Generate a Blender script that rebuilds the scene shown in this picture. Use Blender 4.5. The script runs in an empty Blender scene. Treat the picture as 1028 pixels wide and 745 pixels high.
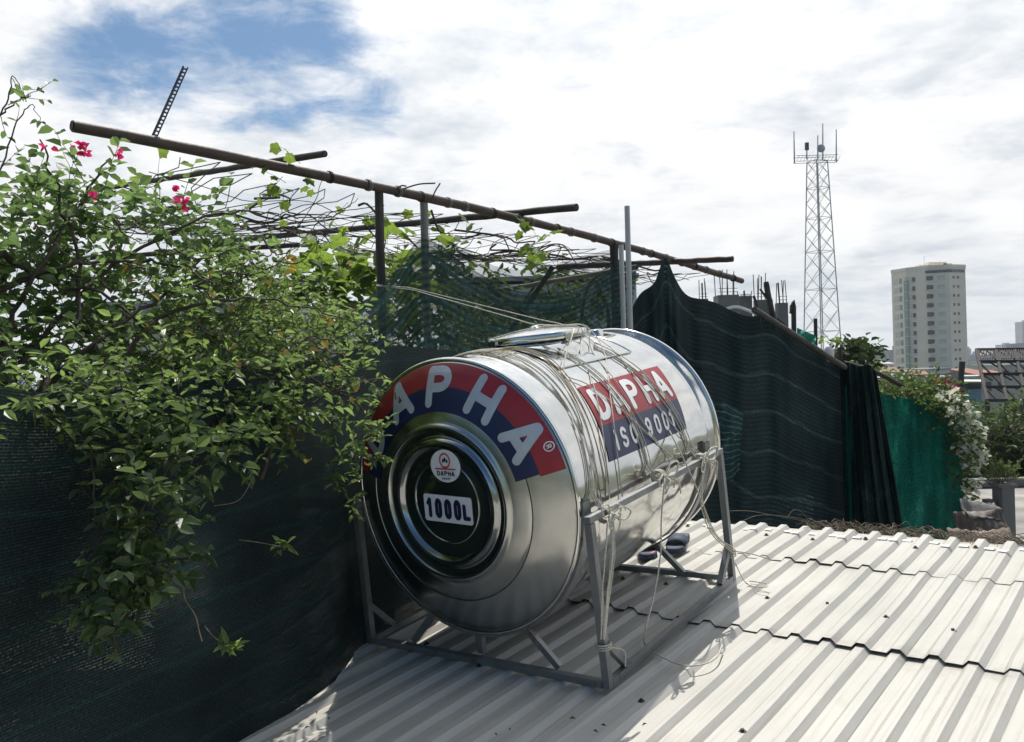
import bpy, math, random
import numpy as np
from mathutils import Vector, Matrix

RNG = random.Random(7)
scene = bpy.context.scene
C = scene.collection
H = 11.0            # camera height above the street
CAM = Vector((0, 0, H))
F = 850.0           # focal length in photo pixels (1028 wide)
ROLL = 0.028

# ------------------------------------------------------------ frames
n_ = math.hypot(1, ROLL)
XW = (1 / n_, -ROLL / n_, 0)
UPW = (-ROLL / n_, -1 / n_, 0)

def ray(px, py):
    d = ((px - 514) / F, (py - 372.5) / F, 1.0)
    return Vector((XW[0] * d[0] + XW[1] * d[1], d[2], UPW[0] * d[0] + UPW[1] * d[1]))

def P(px, py, depth):
    """real position seen at a picture point, at a given distance in metres"""
    return CAM + ray(px, py) * depth

TO = Vector((-0.185, 2.864, -0.421)) + CAM        # centre of the tank's front rim
TU = Vector((0.587, 0.802, 0.111)).normalized()   # tank axis
TV = Vector((0.805, -0.593, 0.031)); TV = (TV - TU * TV.dot(TU)).normalized()
TW = -TU.cross(TV)
if TW.z < 0: TW = -TW

def T(u, v, w):
    return TO + TU * u + TV * v + TW * w

YAW = 0.068
cy_, sy_ = math.cos(YAW), math.sin(YAW)
def RF(a, b, w):                                   # roof frame: a up the slope, b across
    return T(a * cy_ - b * sy_, a * sy_ + b * cy_, w)
RA = TU * cy_ + TV * sy_
RB = TV * cy_ - TU * sy_
ROOF_W = -0.577

def hit_plane_w(px, py, w):
    d = ray(px, py); o = CAM - TO
    t = (w - o.dot(TW)) / d.dot(TW)
    return CAM + d * t
def hit_cyl(px, py, R):
    d = ray(px, py); o = CAM - TO
    dv, dw, ov, ow = d.dot(TV), d.dot(TW), o.dot(TV), o.dot(TW)
    a = dv * dv + dw * dw; b = 2 * (ov * dv + ow * dw); c = ov * ov + ow * ow - R * R
    s = b * b - 4 * a * c
    s = math.sqrt(max(s, 0))
    return CAM + d * ((-b - s) / 2 / a)
def hit_plane_v(px, py, v):
    d = ray(px, py); o = CAM - TO
    t = (v - o.dot(TV)) / d.dot(TV)
    return CAM + d * t

# ------------------------------------------------------------ mesh builder
class MB:
    def __init__(s): s.v = []; s.f = []; s.uv = None
    def quad(s, *p):
        i = len(s.v); s.v += [Vector(q) for q in p]; s.f.append(tuple(range(i, i + len(p))))
    def grid(s, rows, closed=False, uv=False):
        i = len(s.v); n = len(rows[0]); m = len(rows)
        for r in rows: s.v += [Vector(q) for q in r]
        for a in range(m - 1):
            for b in range(n if closed else n - 1):
                c = (b + 1) % n
                s.f.append((i + a * n + b, i + a * n + c, i + (a + 1) * n + c, i + (a + 1) * n + b))
        if uv:
            s.uv = [(b / (n - 1), a / (m - 1)) for a in range(m) for b in range(n)]
    def box(s, c, x, y, z):
        """centre and three half-extent vectors"""
        c, x, y, z = map(Vector, (c, x, y, z)); i = len(s.v)
        for k in range(8):
            s.v.append(c + x * (1 if k & 1 else -1) + y * (1 if k & 2 else -1) + z * (1 if k & 4 else -1))
        fs = [(0, 2, 3, 1), (4, 5, 7, 6), (0, 1, 5, 4), (2, 6, 7, 3), (0, 4, 6, 2), (1, 3, 7, 5)]
        if x.cross(y).dot(z) < 0: fs = [f[::-1] for f in fs]
        s.f += [tuple(i + k for k in f) for f in fs]
    def bar(s, a, b, w, h, up=Vector((0, 0, 1))):
        a, b = Vector(a), Vector(b); d = (b - a); L = d.length; d.normalize()
        sd = d.cross(up)
        if sd.length < 1e-4: sd = d.cross(Vector((1, 0, 0)))
        sd.normalize(); u2 = sd.cross(d)
        s.box((a + b) / 2, d * L / 2, sd * w / 2, u2 * h / 2)
    def tube(s, pts, r, n=6, cap=True):
        pts = [Vector(p) for p in pts]
        if len(pts) < 2: return
        rs = r if isinstance(r, (list, tuple)) else [r] * len(pts)
        d = (pts[1] - pts[0]).normalized()
        nrm = d.orthogonal().normalized(); rows = []
        for k, p in enumerate(pts):
            if k == 0: d2 = pts[1] - pts[0]
            elif k == len(pts) - 1: d2 = pts[-1] - pts[-2]
            else: d2 = (pts[k + 1] - pts[k - 1])
            if d2.length < 1e-9: d2 = d
            d2 = d2.normalized()
            nrm = (nrm - d2 * nrm.dot(d2))
            nrm = nrm.normalized() if nrm.length > 1e-6 else d2.orthogonal().normalized()
            bi = d2.cross(nrm)
            rows.append([p + (nrm * math.cos(t) + bi * math.sin(t)) * rs[k] for t in [2 * math.pi * j / n for j in range(n)]])
            d = d2
        i = len(s.v); s.grid(rows, closed=True)
        if cap:
            s.f.append(tuple(i + j for j in range(n))[::-1]); m = i + n * (len(rows) - 1)
            s.f.append(tuple(m + j for j in range(n)))
    def lathe(s, prof, o, ax, e1, e2, n=48):
        o, ax, e1, e2 = map(Vector, (o, ax, e1, e2))
        rows = [[o + ax * h + (e1 * math.cos(t) + e2 * math.sin(t)) * r for t in [2 * math.pi * j / n for j in range(n)]] for r, h in prof]
        s.grid(rows, closed=True)
    def ico(s, c, r, jit=0.0, sq=(1, 1, 1), seg=6, rng=RNG):
        c = Vector(c); rows = []
        for a in range(seg + 1):
            th = math.pi * a / seg
            rows.append([c + Vector((math.sin(th) * math.cos(p) * sq[0], math.sin(th) * math.sin(p) * sq[1], math.cos(th) * sq[2])) * r * (1 + jit * rng.uniform(-1, 1)) for p in [2 * math.pi * j / (seg + 2) for j in range(seg + 2)]])
        s.grid(rows, closed=True)

def setp(o, label=None, cat=None, group=None, kind=None):
    if label: o['label'] = label
    if cat: o['category'] = cat
    if group: o['group'] = group
    if kind: o['kind'] = kind
    return o

def thing(name, label, cat, loc, group=None):
    o = bpy.data.objects.new(name, None); C.objects.link(o)
    o.location = loc; o.empty_display_size = 0.1
    return setp(o, label, cat, group)

def obj(name, mb, mat, parent=None, smooth=False, loc=None, label=None, angle=None):
    if parent is not None:
        base = parent.location.copy(); q = parent.parent
        while q is not None: base += q.location; q = q.parent
        o_loc = Vector((0, 0, 0))
    else:
        if loc is None:
            mn = [min(v[k] for v in mb.v) for k in range(3)]; mx = [max(v[k] for v in mb.v) for k in range(3)]
            loc = Vector(((mn[0] + mx[0]) / 2, (mn[1] + mx[1]) / 2, mn[2]))
        base = Vector(loc); o_loc = base
    me = bpy.data.meshes.new(name)
    me.from_pydata([tuple(v - base) for v in mb.v], [], mb.f)
    if mb.uv:
        ul = me.uv_layers.new(name='UVMap')
        for l in me.loops: ul.data[l.index].uv = mb.uv[l.vertex_index]
    me.materials.append(mat)
    if smooth:
        for p in me.polygons: p.use_smooth = True
    me.update()
    if smooth and angle:
        me.set_sharp_from_angle(angle=math.radians(angle))
    o = bpy.data.objects.new(name, me); C.objects.link(o)
    o.location = o_loc
    if parent is not None: o.parent = parent
    if label: o['label'] = label
    return o

def solo(name, mb, mat, label, cat, group=None, smooth=False, loc=None, kind=None, angle=None):
    return setp(obj(name, mb, mat, None, smooth, loc, None, angle), label, cat, group, kind)

# ------------------------------------------------------------ materials
def new_mat(name):
    m = bpy.data.materials.new(name); m.use_nodes = True
    nt = m.node_tree; b = nt.nodes['Principled BSDF']
    return m, nt, b
def N(nt, t, **kw):
    n = nt.nodes.new(t)
    for k, v in kw.items():
        if k in n.inputs: n.inputs[k].default_value = v
        else: setattr(n, k, v)
    return n
def ramp(nt, stops):
    r = nt.nodes.new('ShaderNodeValToRGB'); e = r.color_ramp.elements
    while len(e) < len(stops): e.new(0.5)
    for k, (p, c) in enumerate(stops):
        e[k].position = p; e[k].color = (*c, 1) if len(c) == 3 else c
    return r
def mat(name, col, rough=0.6, metal=0.0, var=0.25, scale=8.0, bump=0.0, bscale=60.0, spec=0.5, stain=None, stain_amt=(0.55, 0.75), stain_scale=3.0, rvar=0.0, detail=6.0, stretch=None):
    m, nt, b = new_mat(name); L = nt.links
    tc = N(nt, 'ShaderNodeTexCoord'); src = tc.outputs['Object']
    if stretch:
        mp = N(nt, 'ShaderNodeMapping'); mp.inputs['Scale'].default_value = stretch
        L.new(src, mp.inputs['Vector']); src = mp.outputs['Vector']
    nz = N(nt, 'ShaderNodeTexNoise', Scale=scale, Detail=detail, Roughness=0.6)
    L.new(src, nz.inputs['Vector'])
    lo = tuple(c * (1 - var) for c in col); hi = tuple(min(1, c * (1 + var)) for c in col)
    r = ramp(nt, [(0.3, lo), (0.7, hi)]); L.new(nz.outputs['Fac'], r.inputs['Fac'])
    out = r.outputs['Color']
    if stain:
        n2 = N(nt, 'ShaderNodeTexNoise', Scale=stain_scale, Detail=8.0, Roughness=0.7)
        L.new(src, n2.inputs['Vector'])
        r2 = ramp(nt, [(stain_amt[0], (0, 0, 0)), (stain_amt[1], (1, 1, 1))]); L.new(n2.outputs['Fac'], r2.inputs['Fac'])
        mx = N(nt, 'ShaderNodeMixRGB'); L.new(r2.outputs['Color'], mx.inputs['Fac'])
        L.new(out, mx.inputs['Color1']); mx.inputs['Color2'].default_value = (*stain, 1); out = mx.outputs['Color']
    L.new(out, b.inputs['Base Color'])
    b.inputs['Metallic'].default_value = metal; b.inputs['Roughness'].default_value = rough
    b.inputs['Specular IOR Level'].default_value = spec
    if rvar:
        mr = N(nt, 'ShaderNodeMapRange'); mr.inputs['To Min'].default_value = max(0.02, rough - rvar); mr.inputs['To Max'].default_value = rough + rvar
        L.new(nz.outputs['Fac'], mr.inputs['Value']); L.new(mr.outputs['Result'], b.inputs['Roughness'])
    if bump:
        n3 = N(nt, 'ShaderNodeTexNoise', Scale=bscale, Detail=4.0); L.new(src, n3.inputs['Vector'])
        bp = N(nt, 'ShaderNodeBump', Strength=bump, Distance=0.01); L.new(n3.outputs['Fac'], bp.inputs['Height'])
        L.new(bp.outputs['Normal'], b.inputs['Normal'])
    return m

def leaf_mat(name, dark, light, trans, rough=0.45, tmix=0.4):
    m, nt, b = new_mat(name); L = nt.links
    g = N(nt, 'ShaderNodeNewGeometry')
    r = ramp(nt, [(0.0, dark), (0.6, tuple((a + c) / 2 for a, c in zip(dark, light))), (1.0, light)])
    L.new(g.outputs['Random Per Island'], r.inputs['Fac'])
    L.new(r.outputs['Color'], b.inputs['Base Color']); b.inputs['Roughness'].default_value = rough
    b.inputs['Specular IOR Level'].default_value = 0.45
    t = N(nt, 'ShaderNodeBsdfTranslucent')
    mx0 = N(nt, 'ShaderNodeMixRGB', blend_type='MULTIPLY'); mx0.inputs['Fac'].default_value = 1
    r3 = ramp(nt, [(0.0, tuple(c * 0.55 for c in trans)), (1.0, trans)]); L.new(g.outputs['Random Per Island'], r3.inputs['Fac'])
    L.new(r3.outputs['Color'], t.inputs['Color'])
    ms = N(nt, 'ShaderNodeMixShader'); ms.inputs['Fac'].default_value = tmix
    L.new(b.outputs['BSDF'], ms.inputs[1]); L.new(t.outputs['BSDF'], ms.inputs[2])
    L.new(ms.outputs['Shader'], nt.nodes['Material Output'].inputs['Surface'])
    nt.nodes.remove(mx0)
    return m

def net_mat(name, col, line, open_lo, open_hi, uv=(200, 60), ties=8, tie_w=0.06, tamt=0.6, threads=140, tl_amt=0.12, wave=0.25):
    """knitted shade net: threads, holes and heavier selvedge rows; surface UV space"""
    m, nt, b = new_mat(name); L = nt.links
    tc = N(nt, 'ShaderNodeTexCoord'); uvo = tc.outputs['UV']
    mp = N(nt, 'ShaderNodeMapping'); mp.inputs['Scale'].default_value = (uv[0], uv[1], 1); L.new(uvo, mp.inputs['Vector'])
    n1 = N(nt, 'ShaderNodeTexNoise', Scale=1.0, Detail=3.0, Roughness=0.7); L.new(mp.outputs['Vector'], n1.inputs['Vector'])
    mp2 = N(nt, 'ShaderNodeMapping'); mp2.inputs['Scale'].default_value = (5, 3, 1); L.new(uvo, mp2.inputs['Vector'])
    n2 = N(nt, 'ShaderNodeTexNoise', Scale=1.0, Detail=4.0); L.new(mp2.outputs['Vector'], n2.inputs['Vector'])
    # rows of thread
    wv = N(nt, 'ShaderNodeTexWave', wave_type='BANDS', bands_direction='Y', Scale=1.0, Distortion=0.6, Detail=2.0)
    wv.inputs['Detail Scale'].default_value = 1.0
    mp3 = N(nt, 'ShaderNodeMapping'); mp3.inputs['Scale'].default_value = (6, threads / 3.14, 1); L.new(uvo, mp3.inputs['Vector'])
    L.new(mp3.outputs['Vector'], wv.inputs['Vector'])
    # heavier woven lines
    wv2 = N(nt, 'ShaderNodeTexWave', wave_type='BANDS', bands_direction='Y', Scale=1.0, Distortion=3.2, Detail=3.0)
    mp4 = N(nt, 'ShaderNodeMapping'); mp4.inputs['Scale'].default_value = (4.0, ties / 3.14, 1); L.new(uvo, mp4.inputs['Vector'])
    L.new(mp4.outputs['Vector'], wv2.inputs['Vector'])
    tie = ramp(nt, [(1 - tie_w * 1.2, (0, 0, 0)), (1 - tie_w * 0.25, (1, 1, 1))]); L.new(wv2.outputs['Fac'], tie.inputs['Fac'])
    mc = N(nt, 'ShaderNodeMixRGB'); mc.inputs['Color1'].default_value = (*col, 1); mc.inputs['Color2'].default_value = (*line, 1)
    tm = N(nt, 'ShaderNodeMath', operation='MULTIPLY'); tm.inputs[1].default_value = tamt
    tm2 = N(nt, 'ShaderNodeMath', operation='MULTIPLY'); L.new(tie.outputs['Color'], tm2.inputs[0]); L.new(n1.outputs['Fac'], tm2.inputs[1])
    tmm = N(nt, 'ShaderNodeMath', operation='MULTIPLY'); tmm.inputs[1].default_value = 1.7; L.new(tm2.outputs[0], tmm.inputs[0])
    L.new(tmm.outputs[0], tm.inputs[0]); L.new(tm.outputs[0], mc.inputs['Fac'])
    vr = N(nt, 'ShaderNodeMixRGB', blend_type='MULTIPLY'); vr.inputs['Fac'].default_value = 1
    rr = ramp(nt, [(0.25, (0.45, 0.45, 0.45)), (0.55, (1.1, 1.1, 1.1)), (0.8, (2.6, 2.5, 2.3))]); L.new(n2.outputs['Fac'], rr.inputs['Fac'])
    L.new(mc.outputs['Color'], vr.inputs['Color1']); L.new(rr.outputs['Color'], vr.inputs['Color2'])
    wr_ = ramp(nt, [(0.2, (0.78, 0.78, 0.78)), (0.8, (1.2, 1.2, 1.2))]); L.new(wv.outputs['Fac'], wr_.inputs['Fac'])
    nr_ = ramp(nt, [(0.3, (0.5, 0.5, 0.5)), (0.6, (1.1, 1.1, 1.1)), (0.75, (2.4, 2.4, 2.4))]); L.new(n1.outputs['Fac'], nr_.inputs['Fac'])
    v2 = N(nt, 'ShaderNodeMixRGB', blend_type='MULTIPLY'); v2.inputs['Fac'].default_value = 1; L.new(wr_.outputs['Color'], v2.inputs['Color1']); L.new(nr_.outputs['Color'], v2.inputs['Color2'])
    v3 = N(nt, 'ShaderNodeMixRGB', blend_type='MULTIPLY'); v3.inputs['Fac'].default_value = 1; L.new(vr.outputs['Color'], v3.inputs['Color1']); L.new(v2.outputs['Color'], v3.inputs['Color2'])
    vr = v3
    L.new(vr.outputs['Color'], b.inputs['Base Color']); b.inputs['Roughness'].default_value = 0.65
    b.inputs['Specular IOR Level'].default_value = 0.08
    tl = N(nt, 'ShaderNodeBsdfTranslucent'); L.new(vr.outputs['Color'], tl.inputs['Color'])
    m1 = N(nt, 'ShaderNodeMixShader'); m1.inputs['Fac'].default_value = tl_amt
    L.new(b.outputs['BSDF'], m1.inputs[1]); L.new(tl.outputs['BSDF'], m1.inputs[2])
    tr = N(nt, 'ShaderNodeBsdfTransparent')
    # openness
    a1 = N(nt, 'ShaderNodeMath', operation='ADD'); wsc = N(nt, 'ShaderNodeMath', operation='MULTIPLY_ADD'); wsc.inputs[1].default_value = wave; wsc.inputs[2].default_value = 0.5 * (1 - wave); L.new(wv.outputs['Fac'], wsc.inputs[0])
    L.new(n1.outputs['Fac'], a1.inputs[0]); L.new(wsc.outputs[0], a1.inputs[1])
    a2 = N(nt, 'ShaderNodeMath', operation='ADD'); L.new(a1.outputs[0], a2.inputs[0]); L.new(n2.outputs['Fac'], a2.inputs[1])
    mr = N(nt, 'ShaderNodeMapRange'); mr.inputs['From Min'].default_value = 0.7; mr.inputs['From Max'].default_value = 2.2
    mr.inputs['To Min'].default_value = open_lo; mr.inputs['To Max'].default_value = open_hi
    L.new(a2.outputs[0], mr.inputs['Value'])
    inv = N(nt, 'ShaderNodeMath', operation='SUBTRACT', use_clamp=True); L.new(mr.outputs['Result'], inv.inputs[0]); L.new(tm.outputs[0], inv.inputs[1])
    ms = N(nt, 'ShaderNodeMixShader'); L.new(inv.outputs[0], ms.inputs['Fac'])
    L.new(m1.outputs['Shader'], ms.inputs[1]); L.new(tr.outputs['BSDF'], ms.inputs[2])
    L.new(ms.outputs['Shader'], nt.nodes['Material Output'].inputs['Surface'])
    return m

def steel_mat(name, col, rough, wob=0.0, wscale=3.0, brush=0.0, smear=0.1, stretch=(1, 1, 1), dust=0.2):
    m, nt, b = new_mat(name); L = nt.links
    tc = N(nt, 'ShaderNodeTexCoord'); mp = N(nt, 'ShaderNodeMapping'); mp.inputs['Scale'].default_value = stretch
    # turn object space into the tank's own axes so that the streaks follow it
    L.new(tc.outputs['Object'], mp.inputs['Vector'])
    n1 = N(nt, 'ShaderNodeTexNoise', Scale=9.0, Detail=6.0, Roughness=0.65); L.new(mp.outputs['Vector'], n1.inputs['Vector'])
    r = ramp(nt, [(0.3, tuple(c * (1 - smear) for c in col)), (0.7, col)]); L.new(n1.outputs['Fac'], r.inputs['Fac'])
    L.new(r.outputs['Color'], b.inputs['Base Color']); b.inputs['Metallic'].default_value = 1.0
    nd = N(nt, 'ShaderNodeTexNoise', Scale=2.6, Detail=9.0, Roughness=0.75); L.new(mp.outputs['Vector'], nd.inputs['Vector'])
    md = N(nt, 'ShaderNodeMapRange'); md.inputs['From Min'].default_value = 0.48; md.inputs['From Max'].default_value = 0.75; md.inputs['To Min'].default_value = 0.0; md.inputs['To Max'].default_value = dust
    L.new(nd.outputs['Fac'], md.inputs['Value'])
    mr = N(nt, 'ShaderNodeMapRange'); mr.inputs['To Min'].default_value = rough * 0.7; mr.inputs['To Max'].default_value = rough * 1.4
    L.new(n1.outputs['Fac'], mr.inputs['Value']); ma = N(nt, 'ShaderNodeMath', operation='ADD'); L.new(mr.outputs['Result'], ma.inputs[0]); L.new(md.outputs['Result'], ma.inputs[1]); L.new(ma.outputs[0], b.inputs['Roughness'])
    if wob:
        n2 = N(nt, 'ShaderNodeTexNoise', Scale=wscale, Detail=1.5, Roughness=0.4); L.new(mp.outputs['Vector'], n2.inputs['Vector'])
        bp = N(nt, 'ShaderNodeBump', Strength=1.0, Distance=wob); L.new(n2.outputs['Fac'], bp.inputs['Height'])
        last = bp
        if brush:
            n3 = N(nt, 'ShaderNodeTexNoise', Scale=220.0, Detail=2.0); L.new(mp.outputs['Vector'], n3.inputs['Vector'])
            b2 = N(nt, 'ShaderNodeBump', Strength=brush, Distance=0.001); L.new(n3.outputs['Fac'], b2.inputs['Height'])
            L.new(bp.outputs['Normal'], b2.inputs['Normal']); last = b2
        L.new(last.outputs['Normal'], b.inputs['Normal'])
    return m

M = {}
M['sheet'] = mat('weathered pale roof paint', (0.44, 0.428, 0.392), 0.45, 0.0, 0.07, 2.5, 0.05, 30, 0.4, stain=(0.36, 0.325, 0.265), stain_amt=(0.58, 0.82), stain_scale=3.5, rvar=0.1)
def sheet_mat():
    m = M['sheet']; nt = m.node_tree; L = nt.links; b = nt.nodes['Principled BSDF']
    src = b.inputs['Base Color'].links[0].from_socket
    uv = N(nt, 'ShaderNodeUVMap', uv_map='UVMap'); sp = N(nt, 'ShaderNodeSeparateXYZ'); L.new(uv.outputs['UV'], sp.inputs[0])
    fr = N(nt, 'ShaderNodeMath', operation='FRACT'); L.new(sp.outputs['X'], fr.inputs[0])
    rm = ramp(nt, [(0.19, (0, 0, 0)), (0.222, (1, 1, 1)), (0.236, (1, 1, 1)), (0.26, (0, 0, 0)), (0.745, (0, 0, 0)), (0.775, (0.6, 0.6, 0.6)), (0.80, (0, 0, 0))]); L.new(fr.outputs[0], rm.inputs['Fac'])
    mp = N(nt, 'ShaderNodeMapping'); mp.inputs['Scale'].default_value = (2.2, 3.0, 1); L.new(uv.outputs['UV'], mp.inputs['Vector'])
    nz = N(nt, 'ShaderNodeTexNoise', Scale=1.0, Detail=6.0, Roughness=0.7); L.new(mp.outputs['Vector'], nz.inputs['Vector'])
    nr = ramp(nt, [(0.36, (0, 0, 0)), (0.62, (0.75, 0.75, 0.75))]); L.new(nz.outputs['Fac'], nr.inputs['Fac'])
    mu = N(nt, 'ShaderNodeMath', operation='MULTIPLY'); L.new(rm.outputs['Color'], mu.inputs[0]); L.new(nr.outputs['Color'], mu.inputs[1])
    mp2 = N(nt, 'ShaderNodeMapping'); mp2.inputs['Scale'].default_value = (9.0, 1.6, 1); L.new(uv.outputs['UV'], mp2.inputs['Vector'])
    n2 = N(nt, 'ShaderNodeTexNoise', Scale=1.0, Detail=8.0, Roughness=0.72); L.new(mp2.outputs['Vector'], n2.inputs['Vector'])
    r2 = ramp(nt, [(0.50, (0, 0, 0)), (0.78, (0.60, 0.60, 0.60))]); L.new(n2.outputs['Fac'], r2.inputs['Fac'])
    mp3 = N(nt, 'ShaderNodeMapping'); mp3.inputs['Scale'].default_value = (10.0, 95.0, 1); L.new(uv.outputs['UV'], mp3.inputs['Vector'])
    n3 = N(nt, 'ShaderNodeTexNoise', Scale=1.0, Detail=3.0, Roughness=0.6); L.new(mp3.outputs['Vector'], n3.inputs['Vector'])
    r3 = ramp(nt, [(0.70, (0, 0, 0)), (0.76, (0.7, 0.7, 0.7))]); L.new(n3.outputs['Fac'], r3.inputs['Fac'])
    ad = N(nt, 'ShaderNodeMath', operation='MAXIMUM'); L.new(mu.outputs[0], ad.inputs[0]); L.new(r2.outputs['Color'], ad.inputs[1])
    a3 = N(nt, 'ShaderNodeMath', operation='MAXIMUM'); L.new(ad.outputs[0], a3.inputs[0]); L.new(r3.outputs['Color'], a3.inputs[1])
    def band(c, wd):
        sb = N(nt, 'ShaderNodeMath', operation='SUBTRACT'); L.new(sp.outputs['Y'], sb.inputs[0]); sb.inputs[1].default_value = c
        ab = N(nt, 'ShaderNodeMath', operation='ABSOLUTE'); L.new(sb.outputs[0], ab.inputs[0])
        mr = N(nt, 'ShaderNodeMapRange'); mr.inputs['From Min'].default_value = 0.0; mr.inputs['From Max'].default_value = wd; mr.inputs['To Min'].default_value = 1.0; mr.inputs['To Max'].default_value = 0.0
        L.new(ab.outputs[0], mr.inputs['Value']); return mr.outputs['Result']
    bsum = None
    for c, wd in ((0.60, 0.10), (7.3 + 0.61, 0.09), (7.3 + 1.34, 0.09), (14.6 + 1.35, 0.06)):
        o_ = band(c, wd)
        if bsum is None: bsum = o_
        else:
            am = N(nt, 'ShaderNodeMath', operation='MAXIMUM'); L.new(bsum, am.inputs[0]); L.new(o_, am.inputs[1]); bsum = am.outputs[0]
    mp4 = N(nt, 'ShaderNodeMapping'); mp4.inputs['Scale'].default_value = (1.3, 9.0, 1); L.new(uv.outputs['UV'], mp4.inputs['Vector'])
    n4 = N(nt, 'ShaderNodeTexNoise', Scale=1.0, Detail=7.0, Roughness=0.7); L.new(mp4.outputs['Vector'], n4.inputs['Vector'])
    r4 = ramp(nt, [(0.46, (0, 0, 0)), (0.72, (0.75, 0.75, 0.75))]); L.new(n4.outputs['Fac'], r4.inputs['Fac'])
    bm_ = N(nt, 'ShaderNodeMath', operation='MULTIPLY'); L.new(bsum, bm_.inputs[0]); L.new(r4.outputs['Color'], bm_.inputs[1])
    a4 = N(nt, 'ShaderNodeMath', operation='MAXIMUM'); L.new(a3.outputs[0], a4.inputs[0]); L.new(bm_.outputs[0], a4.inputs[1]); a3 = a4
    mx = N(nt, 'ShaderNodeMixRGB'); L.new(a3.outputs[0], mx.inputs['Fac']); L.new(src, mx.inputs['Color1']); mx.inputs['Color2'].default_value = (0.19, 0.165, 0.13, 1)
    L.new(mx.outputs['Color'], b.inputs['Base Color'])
sheet_mat()
M['screw'] = mat('rusty screw', (0.06, 0.05, 0.045), 0.6, 0.5, 0.3, 60)
M['tab'] = mat('near-white metal', (0.8, 0.8, 0.78), 0.35, 0.3, 0.05)
M['steel'] = steel_mat('polished stainless', (0.74, 0.735, 0.71), 0.075, 0.013, 5.0, 0.06, 0.12)
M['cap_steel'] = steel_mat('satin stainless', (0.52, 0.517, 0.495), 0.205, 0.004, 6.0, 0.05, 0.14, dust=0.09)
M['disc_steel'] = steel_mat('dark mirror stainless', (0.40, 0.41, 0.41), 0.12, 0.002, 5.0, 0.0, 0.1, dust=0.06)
M['frame'] = mat('grey primed steel', (0.25, 0.26, 0.265), 0.42, 0.55, 0.15, 14, 0.03, 80, rvar=0.1, stain=(0.13, 0.085, 0.06), stain_amt=(0.58, 0.70), stain_scale=16)
M['red'] = mat('red vinyl', (0.30, 0.022, 0.030), 0.33, 0, 0.16, 9)
M['blue'] = mat('navy vinyl', (0.014, 0.020, 0.075), 0.33, 0, 0.25, 9)
M['letter_grey'] = mat('silver vinyl', (0.50, 0.53, 0.58), 0.32, 0.25, 0.14, 10)
M['white'] = mat('white vinyl', (0.78, 0.78, 0.77), 0.4, 0, 0.04, 10)
M['white_label'] = mat('white sticker', (0.74, 0.76, 0.80), 0.45, 0, 0.05, 10)
M['ink'] = mat('navy ink', (0.010, 0.014, 0.06), 0.45, 0, 0.1, 10)
M['black_ink'] = mat('black ink', (0.02, 0.02, 0.03), 0.45, 0, 0.1, 10)
M['red_ink'] = mat('red ink', (0.50, 0.03, 0.03), 0.45, 0, 0.1, 10)
M['rope'] = mat('cream nylon rope', (0.55, 0.52, 0.43), 0.7, 0, 0.25, 150, 0.4, 300)
M['rope_brown'] = mat('tan nylon rope', (0.36, 0.27, 0.14), 0.7, 0, 0.25, 150, 0.4, 300)
M['bamboo'] = mat('rusty brown pole', (0.070, 0.048, 0.040), 0.6, 0, 0.35, 9, 0.25, 60, stain=(0.05, 0.035, 0.03), stain_amt=(0.5, 0.7), stain_scale=8)
M['darkpole'] = mat('dark weathered pole', (0.05, 0.042, 0.036), 0.75, 0, 0.4, 12, 0.3, 60)
M['greypole'] = mat('weathered grey pole', (0.22, 0.21, 0.19), 0.7, 0, 0.3, 12, 0.2, 60)
M['midpole'] = mat('dull grey brown pole', (0.065, 0.06, 0.055), 0.7, 0, 0.3, 12, 0.2, 60)
M['pvc'] = mat('grey plastic pipe', (0.45, 0.46, 0.47), 0.4, 0, 0.08, 6)
M['slot'] = mat('slotted steel', (0.10, 0.10, 0.11), 0.6, 0.4, 0.2, 10)
M['wire'] = mat('black netting cord', (0.035, 0.032, 0.03), 0.7, 0, 0.3, 30)
M['twig'] = mat('dry twig', (0.21, 0.175, 0.125), 0.85, 0, 0.4, 20)
M['bark'] = mat('dark bark', (0.065, 0.05, 0.036), 0.85, 0, 0.4, 20, 0.4, 80)
M['leaf_boug'] = leaf_mat('bougainvillea leaf', (0.042, 0.082, 0.030), (0.140, 0.205, 0.068), (0.27, 0.43, 0.13))
M['leaf_lime'] = leaf_mat('glossy dark leaf', (0.042, 0.074, 0.030), (0.095, 0.145, 0.050), (0.18, 0.28, 0.08), 0.34, 0.28)
M['leaf_bright'] = leaf_mat('light green leaf', (0.052, 0.100, 0.032), (0.155, 0.225, 0.070), (0.32, 0.47, 0.13), 0.42, 0.45)
M['leaf_gourd'] = leaf_mat('gourd vine leaf', (0.045, 0.095, 0.022), (0.10, 0.18, 0.035), (0.30, 0.44, 0.07), 0.5, 0.45)
M['leaf_far'] = leaf_mat('far tree leaf', (0.018, 0.042, 0.012), (0.045, 0.085, 0.022), (0.08, 0.14, 0.03), 0.6, 0.25)
M['leaf_far2'] = leaf_mat('far mid green leaf', (0.035, 0.072, 0.022), (0.085, 0.14, 0.038), (0.18, 0.28, 0.06), 0.5, 0.35)
M['leaf_yellow'] = leaf_mat('yellowed leaf', (0.4, 0.27, 0.03), (0.55, 0.38, 0.05), (0.6, 0.4, 0.05))
M['pink'] = leaf_mat('pink bract', (0.55, 0.01, 0.10), (0.75, 0.03, 0.20), (0.8, 0.05, 0.22))
M['whitefl'] = leaf_mat('white bract', (0.74, 0.74, 0.62), (0.85, 0.85, 0.78), (0.88, 0.88, 0.74))
M['net_dark'] = net_mat('dark shade net', (0.023, 0.036, 0.037), (0.028, 0.064, 0.062), -0.60, 0.42, uv=(640, 130), ties=9, tie_w=0.05, tamt=0.5)
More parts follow.
